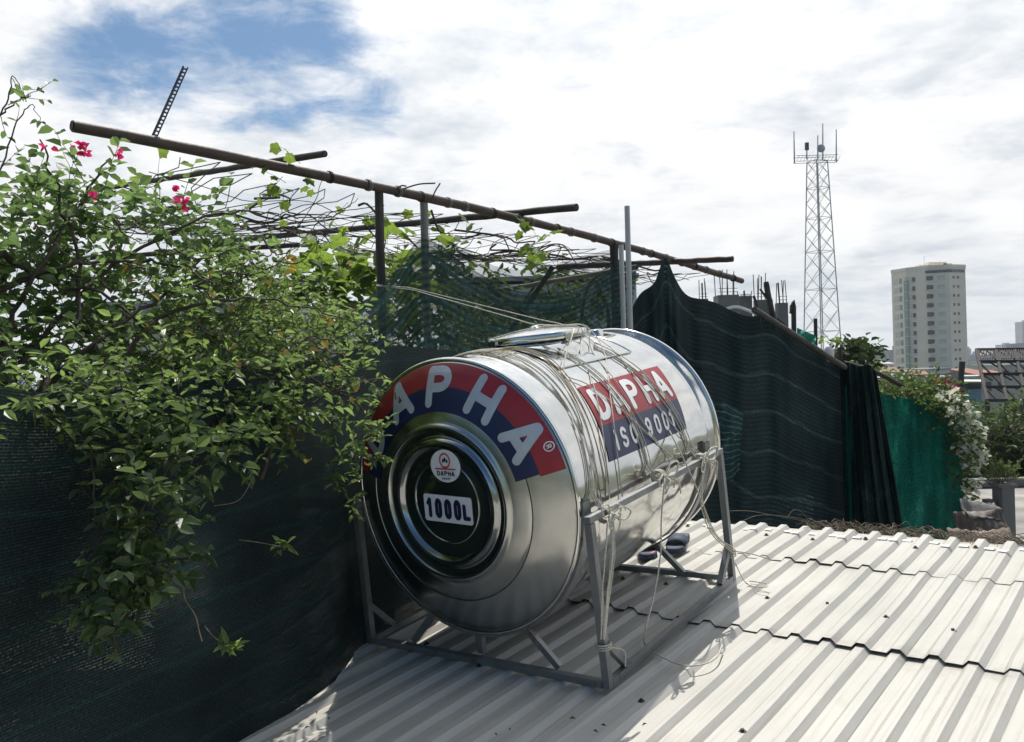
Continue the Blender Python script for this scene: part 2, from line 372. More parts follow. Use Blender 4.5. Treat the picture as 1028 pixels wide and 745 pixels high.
M['net_green'] = net_mat('green shade net', (0.020, 0.050, 0.046), (0.05, 0.12, 0.11), 0.06, 0.58, uv=(90, 30), ties=8, tie_w=0.10, tamt=0.35, threads=40, wave=0.8)
M['net_black'] = net_mat('black shade net', (0.014, 0.028, 0.032), (0.055, 0.085, 0.088), -0.60, 0.32, uv=(300, 120), ties=8, tie_w=0.028, tamt=0.6, threads=70)
M['net_fold'] = net_mat('folded black net', (0.013, 0.026, 0.025), (0.03, 0.06, 0.055), -0.3, 0.02, uv=(60, 60), ties=3, tie_w=0.03, tamt=0.4)
M['net_teal'] = net_mat('teal mesh', (0.009, 0.105, 0.080), (0.016, 0.17, 0.13), -0.30, 0.14, uv=(60, 80), ties=4, tie_w=0.02, tamt=0.2, tl_amt=0.4)
M['net_corner'] = net_mat('fine black mesh', (0.02, 0.035, 0.033), (0.04, 0.06, 0.06), 0.35, 0.85, uv=(120, 60), ties=3, tie_w=0.05, tamt=0.4)
M['conc'] = mat('raw concrete', (0.17, 0.165, 0.155), 0.85, 0, 0.25, 1.5, 0.2, 20, stain=(0.10, 0.10, 0.095), stain_amt=(0.5, 0.75), stain_scale=1.2)
M['rebar'] = mat('rusty rebar', (0.10, 0.07, 0.055), 0.8, 0.3, 0.2, 10)
M['tower'] = mat('galvanised lattice', (0.42, 0.43, 0.45), 0.6, 0.2, 0.15, 1)
M['towerwall'] = mat('pale apartment render', (0.76, 0.68, 0.575), 0.85, 0, 0.08, 0.12, stain=(0.62, 0.57, 0.49), stain_amt=(0.5, 0.8), stain_scale=0.1)
M['towergreen'] = mat('green tinted glazing', (0.16, 0.27, 0.24), 0.3, 0, 0.15, 0.4)
M['glass'] = mat('dark window glass', (0.045, 0.05, 0.055), 0.15, 0, 0.3, 0.5)
M['glass_pale'] = mat('pale curtained glass', (0.56, 0.53, 0.47), 0.3, 0, 0.2, 0.5)
M['bluewall'] = mat('blue painted metal wall', (0.20, 0.33, 0.44), 0.7, 0, 0.1, 0.6)
M['cream'] = mat('cream painted roof', (0.55, 0.50, 0.40), 0.7, 0, 0.1, 0.6)
M['whitewall'] = mat('pale plaster wall', (0.62, 0.61, 0.58), 0.85, 0, 0.1, 0.9, stain=(0.35, 0.34, 0.32), stain_amt=(0.55, 0.8), stain_scale=0.9)
M['truss'] = mat('dark red steel', (0.038, 0.031, 0.030), 0.7, 0.2, 0.2, 1)
M['brownroof'] = mat('rusted roof sheet', (0.19, 0.12, 0.09), 0.8, 0.1, 0.3, 1)
M['greyroof'] = mat('grey roof sheet', (0.36, 0.37, 0.38), 0.7, 0.1, 0.2, 0.6)
M['ground'] = mat('city ground', (0.10, 0.105, 0.085), 0.95, 0, 0.4, 0.03, stain=(0.05, 0.075, 0.035), stain_amt=(0.45, 0.6), stain_scale=0.02)
M['slab'] = mat('terrace concrete', (0.27, 0.26, 0.245), 0.9, 0, 0.25, 1.3, 0.2, 20, stain=(0.11, 0.10, 0.085), stain_amt=(0.45, 0.7), stain_scale=1.5)
M['scrap'] = mat('rusted corrugated scrap', (0.17, 0.13, 0.105), 0.8, 0.2, 0.35, 4, stain=(0.33, 0.32, 0.31), stain_amt=(0.5, 0.6), stain_scale=4)
M['sandal'] = mat('dark blue foam', (0.018, 0.030, 0.058), 0.7, 0, 0.2, 30)
M['insole'] = mat('printed insole', (0.06, 0.075, 0.12), 0.7, 0, 0.5, 60, stain=(0.55, 0.24, 0.16), stain_amt=(0.55, 0.62), stain_scale=28)
M['bag'] = mat('printed plastic bag', (0.72, 0.66, 0.66), 0.45, 0, 0.1, 4, stain=(0.55, 0.12, 0.16), stain_amt=(0.55, 0.6), stain_scale=6)
M['teal_tarp'] = mat('bright green tarp', (0.02, 0.32, 0.20), 0.5, 0, 0.15, 5)
M['dry'] = mat('dead leaf', (0.11, 0.08, 0.045), 0.9, 0, 0.4, 40)
M['skyblock'] = mat('far pale block', (0.42, 0.42, 0.42), 0.9, 0, 0.1, 0.05)
M['banner'] = mat('white house paint', (0.66, 0.67, 0.66), 0.8, 0, 0.1, 0.3)
M['redroof'] = mat('red tile roof', (0.26, 0.11, 0.08), 0.85, 0, 0.2, 0.6)
M['housewall'] = mat('house render', (0.40, 0.38, 0.34), 0.9, 0, 0.2, 1.5)

# ------------------------------------------------------------ SDF stroke lettering -> marching squares
def arc(cx, cy, rx, ry, a0, a1, n=14):
    return [(cx + rx * math.cos(math.radians(a0 + (a1 - a0) * k / n)), cy + ry * math.sin(math.radians(a0 + (a1 - a0) * k / n))) for k in range(n + 1)]
GLY = {   # unit box width 0.8 height 1, centre line strokes
    'A': [[(0, 0), (0.36, 1), (0.44, 1), (0.8, 0)], [(0.14, 0.30), (0.66, 0.30)]],
    'P': [[(0.05, 0), (0.05, 1), (0.42, 1)] + arc(0.42, 0.74, 0.33, 0.26, 90, -90) + [(0.05, 0.48)]],
    'H': [[(0.03, 0), (0.03, 1)], [(0.77, 0), (0.77, 1)], [(0.03, 0.5), (0.77, 0.5)]],
    'D': [[(0.05, 0), (0.05, 1), (0.30, 1)] + arc(0.30, 0.5, 0.47, 0.5, 90, -90) + [(0.05, 0)]],
    'I': [[(0.4, 0), (0.4, 1)]],
    'L': [[(0.1, 1), (0.1, 0), (0.7, 0)]],
    'O': [arc(0.4, 0.5, 0.37, 0.5, 0, 360, 28)],
    '0': [arc(0.4, 0.72, 0.30, 0.28, 0, 180) + arc(0.4, 0.28, 0.30, 0.28, 180, 360) + [(0.70, 0.72)]],
    '1': [[(0.15, 0.78), (0.42, 1), (0.42, 0)]],
    '9': [arc(0.4, 0.70, 0.32, 0.30, 0, 360, 24), [(0.72, 0.70), (0.68, 0.30)] + arc(0.40, 0.28, 0.28, 0.28, 0, -150, 10)],
    'S': [arc(0.4, 0.75, 0.32, 0.25, 20, 270, 16) + arc(0.4, 0.25, 0.32, 0.25, 90, -160, 16)],
    'R': [[(0.05, 0), (0.05, 1), (0.40, 1)] + arc(0.40, 0.74, 0.33, 0.26, 90, -90) + [(0.05, 0.48)], [(0.36, 0.48), (0.75, 0)]],
    'G': [arc(0.4, 0.5, 0.37, 0.5, 45, 345, 24) + [(0.77, 0.45), (0.45, 0.45)]],
    'U': [[(0.05, 1), (0.05, 0.33)] + arc(0.4, 0.33, 0.35, 0.33, 180, 360) + [(0.75, 1)]],
}
def glyph_mesh(mb, strokes, w, h, th, res, fmap):
    """strokes in a 0.8 x 1 box, scaled to w x h metres centred at the origin; half thickness th"""
    segs = []
    for s in strokes:
        pts = [((x / 0.8 - 0.5) * w, (y - 0.5) * h) for x, y in s]
        segs += list(zip(pts[:-1], pts[1:]))
    x0, x1 = -w / 2 - th - res, w / 2 + th + res; y0, y1 = -h / 2 - th - res, h / 2 + th + res
    nx = int((x1 - x0) / res) + 1; ny = int((y1 - y0) / res) + 1
    gx, gy = np.meshgrid(x0 + np.arange(nx) * res, y0 + np.arange(ny) * res)
    d = np.full(gx.shape, 1e9)
    for (ax, ay), (bx, by) in segs:
        vx, vy = bx - ax, by - ay; l2 = vx * vx + vy * vy + 1e-12
        t = np.clip(((gx - ax) * vx + (gy - ay) * vy) / l2, 0, 1)
        d = np.minimum(d, np.hypot(gx - ax - t * vx, gy - ay - t * vy))
    f = th - d
    for j in range(ny - 1):
        for i in range(nx - 1):
            c = [(i, j), (i + 1, j), (i + 1, j + 1), (i, j + 1)]
            fv = [f[b, a] for a, b in c]
            if max(fv) <= 0: continue
            poly = []
            for k in range(4):
                a, b = c[k], c[(k + 1) % 4]; fa, fb = fv[k], fv[(k + 1) % 4]
                pa = (x0 + a[0] * res, y0 + a[1] * res); pb = (x0 + b[0] * res, y0 + b[1] * res)
                if fa > 0: poly.append(pa)
                if (fa > 0) != (fb > 0):
                    t = fa / (fa - fb); poly.append((pa[0] + t * (pb[0] - pa[0]), pa[1] + t * (pb[1] - pa[1])))
            if len(poly) >= 3: mb.quad(*[fmap(x, y) for x, y in poly])

# ============================================================ WATER TANK
R = 0.47; L = 1.098
tank = thing('water_tank', 'shiny stainless steel horizontal water tank with red and blue lettering on the steel stand', 'water tank', T(0.5, 0, -R))
mb = MB()
prof = []
def add(u, r): prof.append((r, u))
add(0.004, 0.4655); add(0.016, 0.4672); add(0.10, 0.468)
for u in (0.105, 0.112, 0.119): add(u, 0.468 + (0.003 if u == 0.112 else 0))
add(0.15, 0.470); add(0.55, 0.471); add(0.95, 0.470)
for u in (0.98, 0.987, 0.994): add(u, 0.468 + (0.003 if u == 0.987 else 0))
add(1.08, 0.467); add(L - 0.004, 0.4655)
mb.lathe(prof, TO, TU, TV, TW, 128)
body = obj('body', mb, M['steel'], tank, True)

# rims (rolled seams)
for u, nm in ((0.0, 'rim'), (L, 'rim')):
    mb = MB(); n = 14
    mb.lathe([(0.468 + 0.0085 * math.cos(t), u + 0.010 * math.sin(t)) for t in [2 * math.pi * k / n for k in range(n + 1)]], TO, TU, TV, TW, 128)
    obj('rim', mb, M['steel'], tank, True)

CAPP = [(0.466, 0.003), (0.460, 0.010), (0.45, 0.018), (0.43, 0.030), (0.40, 0.043), (0.37, 0.054), (0.342, 0.062), (0.3375, 0.0632), (0.3345, 0.0605), (0.3315, 0.0632),
        (0.31, 0.070), (0.285, 0.077), (0.268, 0.081), (0.262, 0.087), (0.256, 0.0895), (0.250, 0.0885), (0.246, 0.082)]
DISCP = [(0.246, 0.082), (0.240, 0.079), (0.226, 0.077), (0.221, 0.0795), (0.216, 0.086), (0.210, 0.0905), (0.203, 0.0915), (0.196, 0.089), (0.190, 0.081), (0.184, 0.076), (0.178, 0.0745),
         (0.141, 0.0745), (0.1395, 0.0775), (0.137, 0.0785), (0.1345, 0.0775), (0.133, 0.0745), (0.08, 0.0748), (0.0, 0.075)]
def cap_h(r):
    for (ra, ha), (rb, hb) in zip(CAPP + DISCP[1:], (CAPP + DISCP[1:])[1:]):
        if rb <= r <= ra: return ha + (hb - ha) * (ra - r) / (ra - rb + 1e-9)
    return 0.0
def cap_smooth(r):           # dome without the groove, for what is stuck on it
    pr = [(0.466, 0.003), (0.460, 0.010), (0.45, 0.018), (0.43, 0.030), (0.40, 0.043), (0.37, 0.054), (0.342, 0.0622), (0.31, 0.0708), (0.285, 0.0778)]
    for (ra, ha), (rb, hb) in zip(pr, pr[1:]):
        if rb <= r <= ra: return ha + (hb - ha) * (ra - r) / (ra - rb)
    return 0.0778
def refine(p, n):
    o = []
    for (a, b), (c, d) in zip(p, p[1:]):
        for k in range(n): o.append((a + (c - a) * k / n, b + (d - b) * k / n))
    return o + [p[-1]]
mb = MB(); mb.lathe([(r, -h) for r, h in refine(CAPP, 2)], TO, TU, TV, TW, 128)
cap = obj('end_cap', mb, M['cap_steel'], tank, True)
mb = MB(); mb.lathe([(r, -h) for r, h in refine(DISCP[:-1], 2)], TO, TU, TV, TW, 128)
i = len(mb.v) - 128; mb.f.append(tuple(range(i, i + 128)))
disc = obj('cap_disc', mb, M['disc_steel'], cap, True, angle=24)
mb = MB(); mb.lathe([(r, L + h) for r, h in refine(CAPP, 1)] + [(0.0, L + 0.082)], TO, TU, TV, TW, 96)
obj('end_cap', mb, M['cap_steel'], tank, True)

def pol(ang, r, eps):
    t = math.radians(ang)
    return T(-cap_smooth(r) - eps, r * math.cos(t), r * math.sin(t))
def band(r0, r1, a0, a1, eps, nr=10, na=90):
    mb = MB()
    mb.grid([[pol(a0 + (a1 - a0) * i / na, r0 + (r1 - r0) * j / nr, eps) for i in range(na + 1)] for j in range(nr + 1)])
    return mb
obj('arch_band', band(0.384, 0.459, 13.5, 167, 0.0012), M['red'], cap, True, label='red outer band of the arched sign')
obj('arch_band', band(0.304, 0.384, 14.5, 167, 0.0012), M['blue'], cap, True, label='navy inner band of the arched sign')
for ch, ang in (('A', 32.5), ('H', 60.5), ('P', 89.0), ('A', 117.0), ('D', 145.5)):
    mb = MB(); rc = 0.384
    def fm(x, y, ang=ang):
        r = rc + y
        # flat letter laid tangentially on the dome
        t = math.radians(ang); px = r * math.cos(t) + x * math.sin(t); py = r * math.sin(t) - x * math.cos(t)
        rr = math.hypot(px, py); return T(-cap_smooth(rr) - 0.0028, px, py)
    glyph_mesh(mb, GLY[ch], 0.086, 0.104, 0.0150, 0.003, fm)
    obj('letter', mb, M['letter_grey'], cap)
mb = MB()
def fm(x, y):
    t = math.radians(24.0); r = 0.440 + y; px = r * math.cos(t) + x * math.sin(t); py = r * math.sin(t) - x * math.cos(t)
    rr = math.hypot(px, py); return T(-cap_smooth(rr) - 0.0026, px, py)
glyph_mesh(mb, [arc(0.4, 0.5, 0.4, 0.5, 0, 360, 30)], 0.028, 0.028, 0.0016, 0.0009, fm)
glyph_mesh(mb, GLY['R'], 0.010, 0.012, 0.0016, 0.0009, fm)
obj('trademark', mb, M['white'], cap)

# capacity sticker and round emblem on the disc
DW = -0.0765
def lab(x, y, eps=0.0):
    a = math.radians(-2.5); cx, cy = 0.004, -0.022
    return T(DW - eps, cx + x * math.cos(a) - y * math.sin(a), cy + x * math.sin(a) + y * math.cos(a))
mb = MB(); hw, hh, cr = 0.104, 0.046, 0.010
pts = []
for sx, sy, a0 in ((1, 1, 0), (-1, 1, 90), (-1, -1, 180), (1, -1, 270)):
    pts += [((hw - cr) * sx + cr * math.cos(math.radians(a0 + 15 * k)), (hh - cr) * sy + cr * math.sin(math.radians(a0 + 15 * k))) for k in range(7)]
mb.quad(*[lab(x, y) for x, y in pts]); plate = obj('capacity_sticker', mb, M['white_label'], tank)
mb = MB()
for k, ch in enumerate('1000L'):
    x0 = (-0.078, -0.040, 0.001, 0.042, 0.080)[k]
    wd = (0.022, 0.022, 0.022, 0.022, 0.022)[k]
    if ch == 'L':
        glyph_mesh(mb, GLY['L'], 0.024, 0.040, 0.0072, 0.002, lambda x, y: lab(x0 + x, y - 0.005, 0.0015))
    else:
        glyph_mesh(mb, GLY[ch], wd, 0.054, 0.0072, 0.002, lambda x, y: lab(x0 + x, y, 0.0015))
obj('capacity_figures', mb, M['ink'], plate)
ec = (0.018, 0.124)
def emb(x, y, eps=0.0): return T(DW - 0.002 - eps, ec[0] + x + 0.04 * y, ec[1] + y - 0.03 * x)
mb = MB(); mb.quad(*[emb(0.064 * math.cos(2 * math.pi * k / 40), 0.055 * math.sin(2 * math.pi * k / 40)) for k in range(40)])
emblem = obj('round_sticker', mb, M['white_label'], tank)
mb = MB()
glyph_mesh(mb, [arc(0.4, 0.5, 0.4, 0.5, 0, 360, 30)], 0.042, 0.046, 0.0026, 0.0012, lambda x, y: emb(x, y + 0.018, 0.0015))
glyph_mesh(mb, [[(0, 0.5), (0.8, 0.5)]], 0.084, 0.01, 0.0022, 0.0012, lambda x, y: emb(x, y - 0.010, 0.0018))
obj('emblem_ring', mb, M['red_ink'], emblem)
mb = MB()
for cx_, cy_2, w_, h_, t_ in ((-0.007, 0.018, 0.002, 0.013, 0.0032), (0.001, 0.021, 0.002, 0.016, 0.0032), (0.009, 0.016, 0.002, 0.008, 0.0032)):
    glyph_mesh(mb, [[(0.1, 0.2), (0.7, 0.8)]], w_, h_, t_, 0.0009, lambda x, y: emb(x + cx_, y + cy_2, 0.0016))
for k, ch in enumerate('DAPHA'):
    glyph_mesh(mb, GLY[ch], 0.0095, 0.013, 0.0018, 0.0009, lambda x, y: emb(x - 0.031 + 0.0155 * k, y - 0.025, 0.0016))
for k, ch in enumerate('GROUP'):
    glyph_mesh(mb, GLY[ch], 0.0042, 0.005, 0.0008, 0.0006, lambda x, y: emb(x - 0.015 + 0.0075 * k, y - 0.042, 0.0016))
obj('emblem_text', mb, M['black_ink'], emblem)

# side label
RL = 0.4725
def cylp(u, ang, r):
    t = math.radians(ang); return T(u, r * math.cos(t), r * math.sin(t))
def side(a0, a1, u00, u01, u10, u11, mt, lb):
    mb = MB(); n = 20
    mb.grid([[cylp((u00 + (u01 - u00) * i / 24) * (1 - j / n) + (u10 + (u11 - u10) * i / 24) * j / n, a0 + (a1 - a0) * j / n, RL) for i in range(25)] for j in range(n + 1)])
    return obj('side_label', mb, mt, tank, True, label=lb)
lr = side(24.0, 42.8, 0.235, 0.835, 0.262, 0.862, M['red'], 'red upper half of the side label')
lb_ = side(9.5, 24.0, 0.215, 0.815, 0.235, 0.835, M['blue'], 'navy lower half of the side label')
def sidemap(u0, a0):
    def fm(x, y):
        ang = a0 + math.degrees(y / RL); return cylp(u0 + x + y * 0.16, ang, RL + 0.0018)
    return fm
mb = MB()
for k, ch in enumerate('DAPHA'):
    glyph_mesh(mb, GLY[ch], 0.068, 0.098, 0.0125, 0.003, sidemap(0.318 + 0.115 * k, 33.2))
obj('side_lettering', mb, M['white'], lr)
mb = MB(); xs = [0.297, 0.352, 0.420, 0.535, 0.604, 0.668, 0.725]
for ch, x0 in zip('ISO9001', xs):
    glyph_mesh(mb, GLY[ch], 0.036, 0.058, 0.0066, 0.002, sidemap(x0, 16.6))
obj('side_lettering', mb, M['white'], lb_)

# hatch: reinforcing plate, collar, lid with rolled rim and clips
HU = 0.560
mb = MB()
mb.grid([[cylp(HU - 0.02 + 0.262 * s, a, 0.4738) for s in [k / 10 - 1 for k in range(21)]] for a in [90 - 35 + 70 * j / 30 for j in range(31)]])
e = []
obj('hatch_plate', mb, M['steel'], tank, True)
mb = MB()
for s in (-1, 1):
    mb.tube([cylp(HU - 0.02 + 0.262 * k / 10, 90 + s * 35, 0.4745) for k in range(-10, 11)], 0.0032, 6)
    mb.tube([cylp(HU - 0.02 + 0.262 * s, 90 - 35 + 70 * j / 30, 0.4745) for j in range(31)], 0.0025, 6)
obj('plate_edge', mb, M['steel'], tank, True)
mb = MB(); rows = []
n = 72
HT = 0.478
for j in range(7):
    q = j / 6; row = []
    for k in range(n):
        t = 2 * math.pi * k / n; r = 0.225 + (0.180 - 0.225) * q
        uu = HU + r * math.cos(t); vv = r * math.sin(t); wb = math.sqrt(0.472 ** 2 - vv ** 2)
        row.append(T(uu, vv, wb + (HT - wb) * q ** 0.8))
    rows.append(row)
mb.grid(rows, closed=True)
obj('hatch_collar', mb, M['steel'], tank, True)
mb = MB()
lp = [(0.186, 0.0), (0.1945, 0.0015), (0.1965, 0.007), (0.1965, 0.024), (0.193, 0.030), (0.184, 0.031), (0.172, 0.034), (0.12, 0.042), (0.06, 0.047), (0.022, 0.049), (0.02, 0.054), (0.014, 0.058), (0.0, 0.059)]
mb.lathe([(r, h + HT) for r, h in refine(lp, 2)], T(HU, 0, 0), TW, TU, TV, 72)
lid = obj('hatch_lid', mb, M['steel'], tank, True)
for a in (20, 110, 200, 290):
    mb = MB(); t = math.radians(a); cdir = TU * math.cos(t) + TV * math.sin(t); td = TW.cross(cdir)
    b0 = T(HU, 0, HT)
    mb.box(b0 + cdir * 0.199 + TW * 0.006, cdir * 0.004, td * 0.014, TW * 0.014)
    mb.tube([b0 + cdir * 0.200 - td * 0.012 - TW * 0.004, b0 + cdir * 0.212 - TW * 0.012, b0 + cdir * 0.200 + td * 0.012 - TW * 0.004], 0.003, 6)
    obj('lid_clip', mb, M['steel'], lid)
# inlet socket on top, drain socket underneath
mb = MB(); mb.lathe([(0.034, 0.455), (0.034, 0.483), (0.026, 0.486), (0.026, 0.470)], T(0.90, 0.06, 0), TW, TU, TV, 24)
obj('pipe_socket', mb, M['steel'], tank, True)
mb = MB(); mb.lathe([(0.03, -0.46), (0.03, -0.51), (0.022, -0.51), (0.022, -0.49)], T(0.55, 0.0, 0), TW, TU, TV, 24)
obj('pipe_socket', mb, M['steel'], tank, True)

# ============================================================ STAND
VS = 0.512; U0 = -0.020; U1 = 0.988; HB = -0.560; HTp = -0.046
stand = thing('tank_stand', 'grey welded steel stand with four legs carrying the big water tank', 'tank stand', T(0.48, 0, -0.577))
t_ = 0.0245
for u in (U0, U1):
    for s in (-1, 1):
        mb = MB(); mb.bar(T(u, s * VS, HB - 0.012), T(u, VS if s > 0 else -0.494, HTp - 0.012), t_, t_, TU); obj('leg', mb, M['frame'], stand)
for s in (-1, 1):
    mb = MB(); mb.bar(T(U0 + 0.016, s * VS, HB), T(U1 - 0.016, s * VS, HB), t_ * 0.95, t_ * 0.95, TW); obj('bottom_rail', mb, M['frame'], stand)
    mb = MB(); vv_ = VS if s > 0 else -0.494
    mb = MB(); mb.bar(T(U0 - 0.014, vv_, HTp + 0.0005), T(U1 + 0.014, vv_, HTp + 0.0005), t_ * 0.98, 0.020, TW); obj('top_rail', mb, M['frame'], stand)
    for u, q in ((U0, 1), (U1, -1)):
        mb = MB(); mb.bar(T(u + q * 0.012, s * VS, HB + 0.125), T(u + q * 0.120, s * VS, HB + 0.012), 0.022, 0.022, TV); obj('knee_brace', mb, M['frame'], stand)
for u in (U0, U1):
    mb = MB(); mb.bar(T(u, -VS + 0.016, HB - 0.001), T(u, VS - 0.016, HB - 0.001), t_ * 0.93, t_ * 0.93, TW); obj('cross_rail', mb, M['frame'], stand)
    mb = MB(); mb.bar(T(u + (0.03 if u < 0.5 else -0.03), 0, HB + 0.014), T(u + (0.03 if u < 0.5 else -0.03), 0, -0.487), 0.026, 0.022, TU); obj('strut', mb, M['frame'], stand)
    for s in (-1, 1):
        uu = u + (0.03 if u < 0.5 else -0.03)
        mb = MB(); mb.bar(T(uu, s * 0.318, HB + 0.010), T(uu, s * 0.205, -0.437), 0.022, 0.018, TU); obj('strut', mb, M['frame'], stand)
    mb = MB(); uu = u + (0.04 if u < 0.5 else -0.04); w = 0.022
    rows = []
    for k in range(49):
        a = math.radians(180 + 180 * k / 48); ri, ro = 0.4775, 0.4845
        rows.append([T(uu + du, r * math.cos(a), r * math.sin(a)) for du, r in ((-w, ri), (w, ri), (w, ro), (-w, ro))])
    mb.grid(rows, closed=True); obj('saddle', mb, M['frame'], stand, True, angle=40)
    for s in (-1, 1):
        mb = MB(); mb.bar(T(uu, s * 0.4775, -0.046), T(uu, s * 0.500, -0.046), 0.04, 0.012, TW); obj('lug', mb, M['frame'], stand)

# ============================================================ ROPES
def wob_path(pts, n=5, amp=0.0, rng=RNG):
    """Catmull-Rom through the points"""
    pts = [Vector(p) for p in pts]; out = []
    q = [pts[0] * 2 - pts[1]] + pts + [pts[-1] * 2 - pts[-2]]
    for i in range(1, len(q) - 2):
        for k in range(n):
            t = k / n; a, b, c, d = q[i - 1], q[i], q[i + 1], q[i + 2]
            p = 0.5 * ((2 * b) + (c - a) * t + (2 * a - 5 * b + 4 * c - d) * t * t + (3 * b - a - 3 * c + d) * t ** 3)
            if amp: p = p + Vector((rng.uniform(-1, 1), rng.uniform(-1, 1), rng.uniform(-1, 1))) * amp
            out.append(p)
    return out + [pts[-1]]
def knot(center, parent, seed, mt):
    rg = random.Random(seed); mb = MB()
    mb.ico(center, 0.014, 0.25, (1, 1, 0.8), 6, rg)
    for k in range(4):
        a = rg.uniform(-0.6, 0.6) + (0 if k % 2 else math.pi); e = TU * math.cos(a) + TW * math.sin(a); nn = TV * rg.uniform(0.2, 0.8)
        l = rg.uniform(0.05, 0.085); pr = e.cross(TV)
        mb.tube(wob_path([center, center + e * l * 0.5 + pr * 0.02 + nn * 0.03, center + e * l + nn * 0.035, center + e * l * 0.55 - pr * 0.02 + nn * 0.02, center + e * 0.005], 5), 0.0028, 6)
    for k in range(3):
        e = TU * rg.uniform(-1, 1) + TW * rg.uniform(-0.7, 0.3); l = rg.uniform(0.05, 0.10)
        mb.tube(wob_path([center, center + e * l * 0.5 + TV * 0.035, center + e * l - TW * 0.03 + TV * 0.025], 5), 0.0026, 6)
    for k in range(4):      # turns round the rail
        o = center + TU * (k * 0.007 - 0.010)
        mb.tube([o - TV * 0.022 + (TV * math.cos(a) + TW * math.sin(a)) * 0.024 for a in [2 * math.pi * j / 12 for j in range(13)]], 0.0027, 6)
    obj('knot', mb, mt, parent, True)
BUN = [(0.150, 0.145, 'left'), (0.415, 0.42, 'mid'), (0.655, 0.665, 'right')]
LBL = ['bundle of cream rope strands round the tank nearest its lettered end', 'middle bundle of cream rope strands tied round the tank at mid rail', 'bundle of cream rope strands round the tank nearest its far end']
knots = [hit_plane_v(613, 517, VS + 0.02), hit_plane_v(667, 479, VS + 0.02), hit_plane_v(708, 462, VS + 0.02)]
for bi, (u, ur, nm) in enumerate(BUN):
    rg = random.Random(20 + bi); kc = knots[bi]; uk = (kc - TO).dot(TU)
    tie = thing('tie_rope', LBL[bi], 'rope', T(u, 0, 0.47), 'rope bundles round the tank')
    for s in range(4):
        mb = MB(); du = (s - 2) * 0.011 + rg.uniform(-0.003, 0.003); du2 = rg.uniform(-0.03, 0.03)
        pts = []
        top = (u + 0.04 * (bi == 0)) + du2 + 1.3 * du
        if bi == 1 : top += 0.0
        for k in range(41):
            a = 2 + (184 - 2) * k / 40; q = math.sin(math.radians(min(max(a, 0), 180))) 
            uu = (uk + du) * (1 - q) + top * q
            rr = 0.4765 + 0.0028 * (s % 2)
            if abs(uu - HU) < 0.2 and abs(a - 90) < 26: rr = max(rr, 0.482)
            pts.append(cylp(uu, a, rr))
        pts = [T(uk + du, VS, HTp + 0.0145), T(uk + du, VS - 0.012, HTp + 0.020)] + pts
        mb.tube(pts, 0.0019, 6); obj('strand', mb, M['rope'], tie, True)
    knot(kc, tie, 50 + bi, M['rope'])
# hanging ends by the near leg
mb_t = thing('hanging_rope', 'cream rope ends hanging beside the near right leg of the stand', 'rope', T(0.02, VS + 0.02, HB))
rg = random.Random(5)
for k in range(6):
    mb = MB(); x = rg.uniform(-5, 5)
    a = hit_plane_v(613 + x * 0.6, 520, VS + 0.028); b = hit_plane_v(612 + x, 560, VS + 0.032 + rg.uniform(0, 0.02)); c = hit_plane_v(608 + x * 0.8, 600, VS + 0.03); d = hit_plane_v(605 + x * 0.4, 642, VS + 0.024)
    mb.tube(wob_path([a, b, c, d], 6, 0.001), 0.0024, 6); obj('strand', mb, M['rope'], mb_t, True)
mb = MB()
for k in range(3):
    o = T(U0, VS, HB + 0.115 + k * 0.007)
    mb.tube([o + (TU * math.cos(a) + TV * math.sin(a)) * 0.0235 for a in [2 * math.pi * j / 14 for j in range(15)]], 0.0024, 6)
o = T(U0, VS + 0.02, HB + 0.12); mb.tube(wob_path([o, o + TU * 0.05 - TW * 0.03 + TV * 0.02, o + TU * 0.03 - TW * 0.07 + TV * 0.03], 5), 0.0024, 6)
obj('leg_turns', mb, M['rope'], mb_t, True)
# rope to the far leg
far = thing('hanging_rope', 'two cream rope strands running down to the far right leg of the stand', 'rope', T(U1, VS + 0.02, HB))
for k in range(3):
    mb = MB(); e = k * 0.012
    pts = [hit_plane_v(708, 466, VS + 0.03), hit_plane_v(703 + k * 2, 500, VS + 0.03), hit_plane_v(714 + k * 2, 535, VS + 0.03), T(U1 - 0.005, VS + 0.022, HB + 0.10 + e)]
    if k == 2: pts[0] = hit_cyl(672, 432, 0.478); pts[1] = hit_plane_v(695, 480, VS + 0.04)
    mb.tube(wob_path(pts, 6, 0.0006), 0.0025, 6); obj('strand', mb, M['rope'], far, True)
mb = MB()
for k in range(4):
    o = T(U1, VS, HB + 0.09 + k * 0.009)
    mb.tube([o + (TU * math.cos(a) + TV * math.sin(a)) * 0.0245 for a in [2 * math.pi * j / 14 for j in range(15)]], 0.0026, 6)
o = T(U1, VS + 0.02, HB + 0.11)
mb.tube(wob_path([o, o + TV * 0.06 - TW * 0.012 + TU * 0.02, o + TV * 0.14 - TW * 0.03 + TU * 0.02], 5), 0.0025, 6)
o2 = T(U1 - 0.05, VS + 0.03, HB + 0.0)
mb.tube(wob_path([o - TW * 0.05, o2 + TV * 0.05, o2 + TV * 0.13 - TU * 0.02, o2 + TV * 0.12 + TU * 0.02, o2 + TV * 0.05 + TU * 0.03], 6), 0.0022, 6)
obj('leg_turns', mb, M['rope'], far, True)
# loose rope looping down to the roof
mb = MB()
ropepts = [hit_plane_v(667, 484, VS + 0.03), hit_plane_v(664, 520, VS + 0.035), hit_plane_v(663, 558, VS + 0.04), hit_plane_v(656, 600, VS + 0.03), hit_plane_v(648, 632, VS + 0.04)]
for x, y in ((648, 648), (665, 660), (686, 668), (706, 667), (719, 660), (725, 648)): ropepts.append(hit_plane_w(x, y, -0.566))
mb.tube(wob_path(ropepts, 8), 0.0026, 6)
solo('loose_rope', mb, M['rope'], 'single loose rope looping down from the middle knot onto the sunlit roof', 'rope', smooth=True)
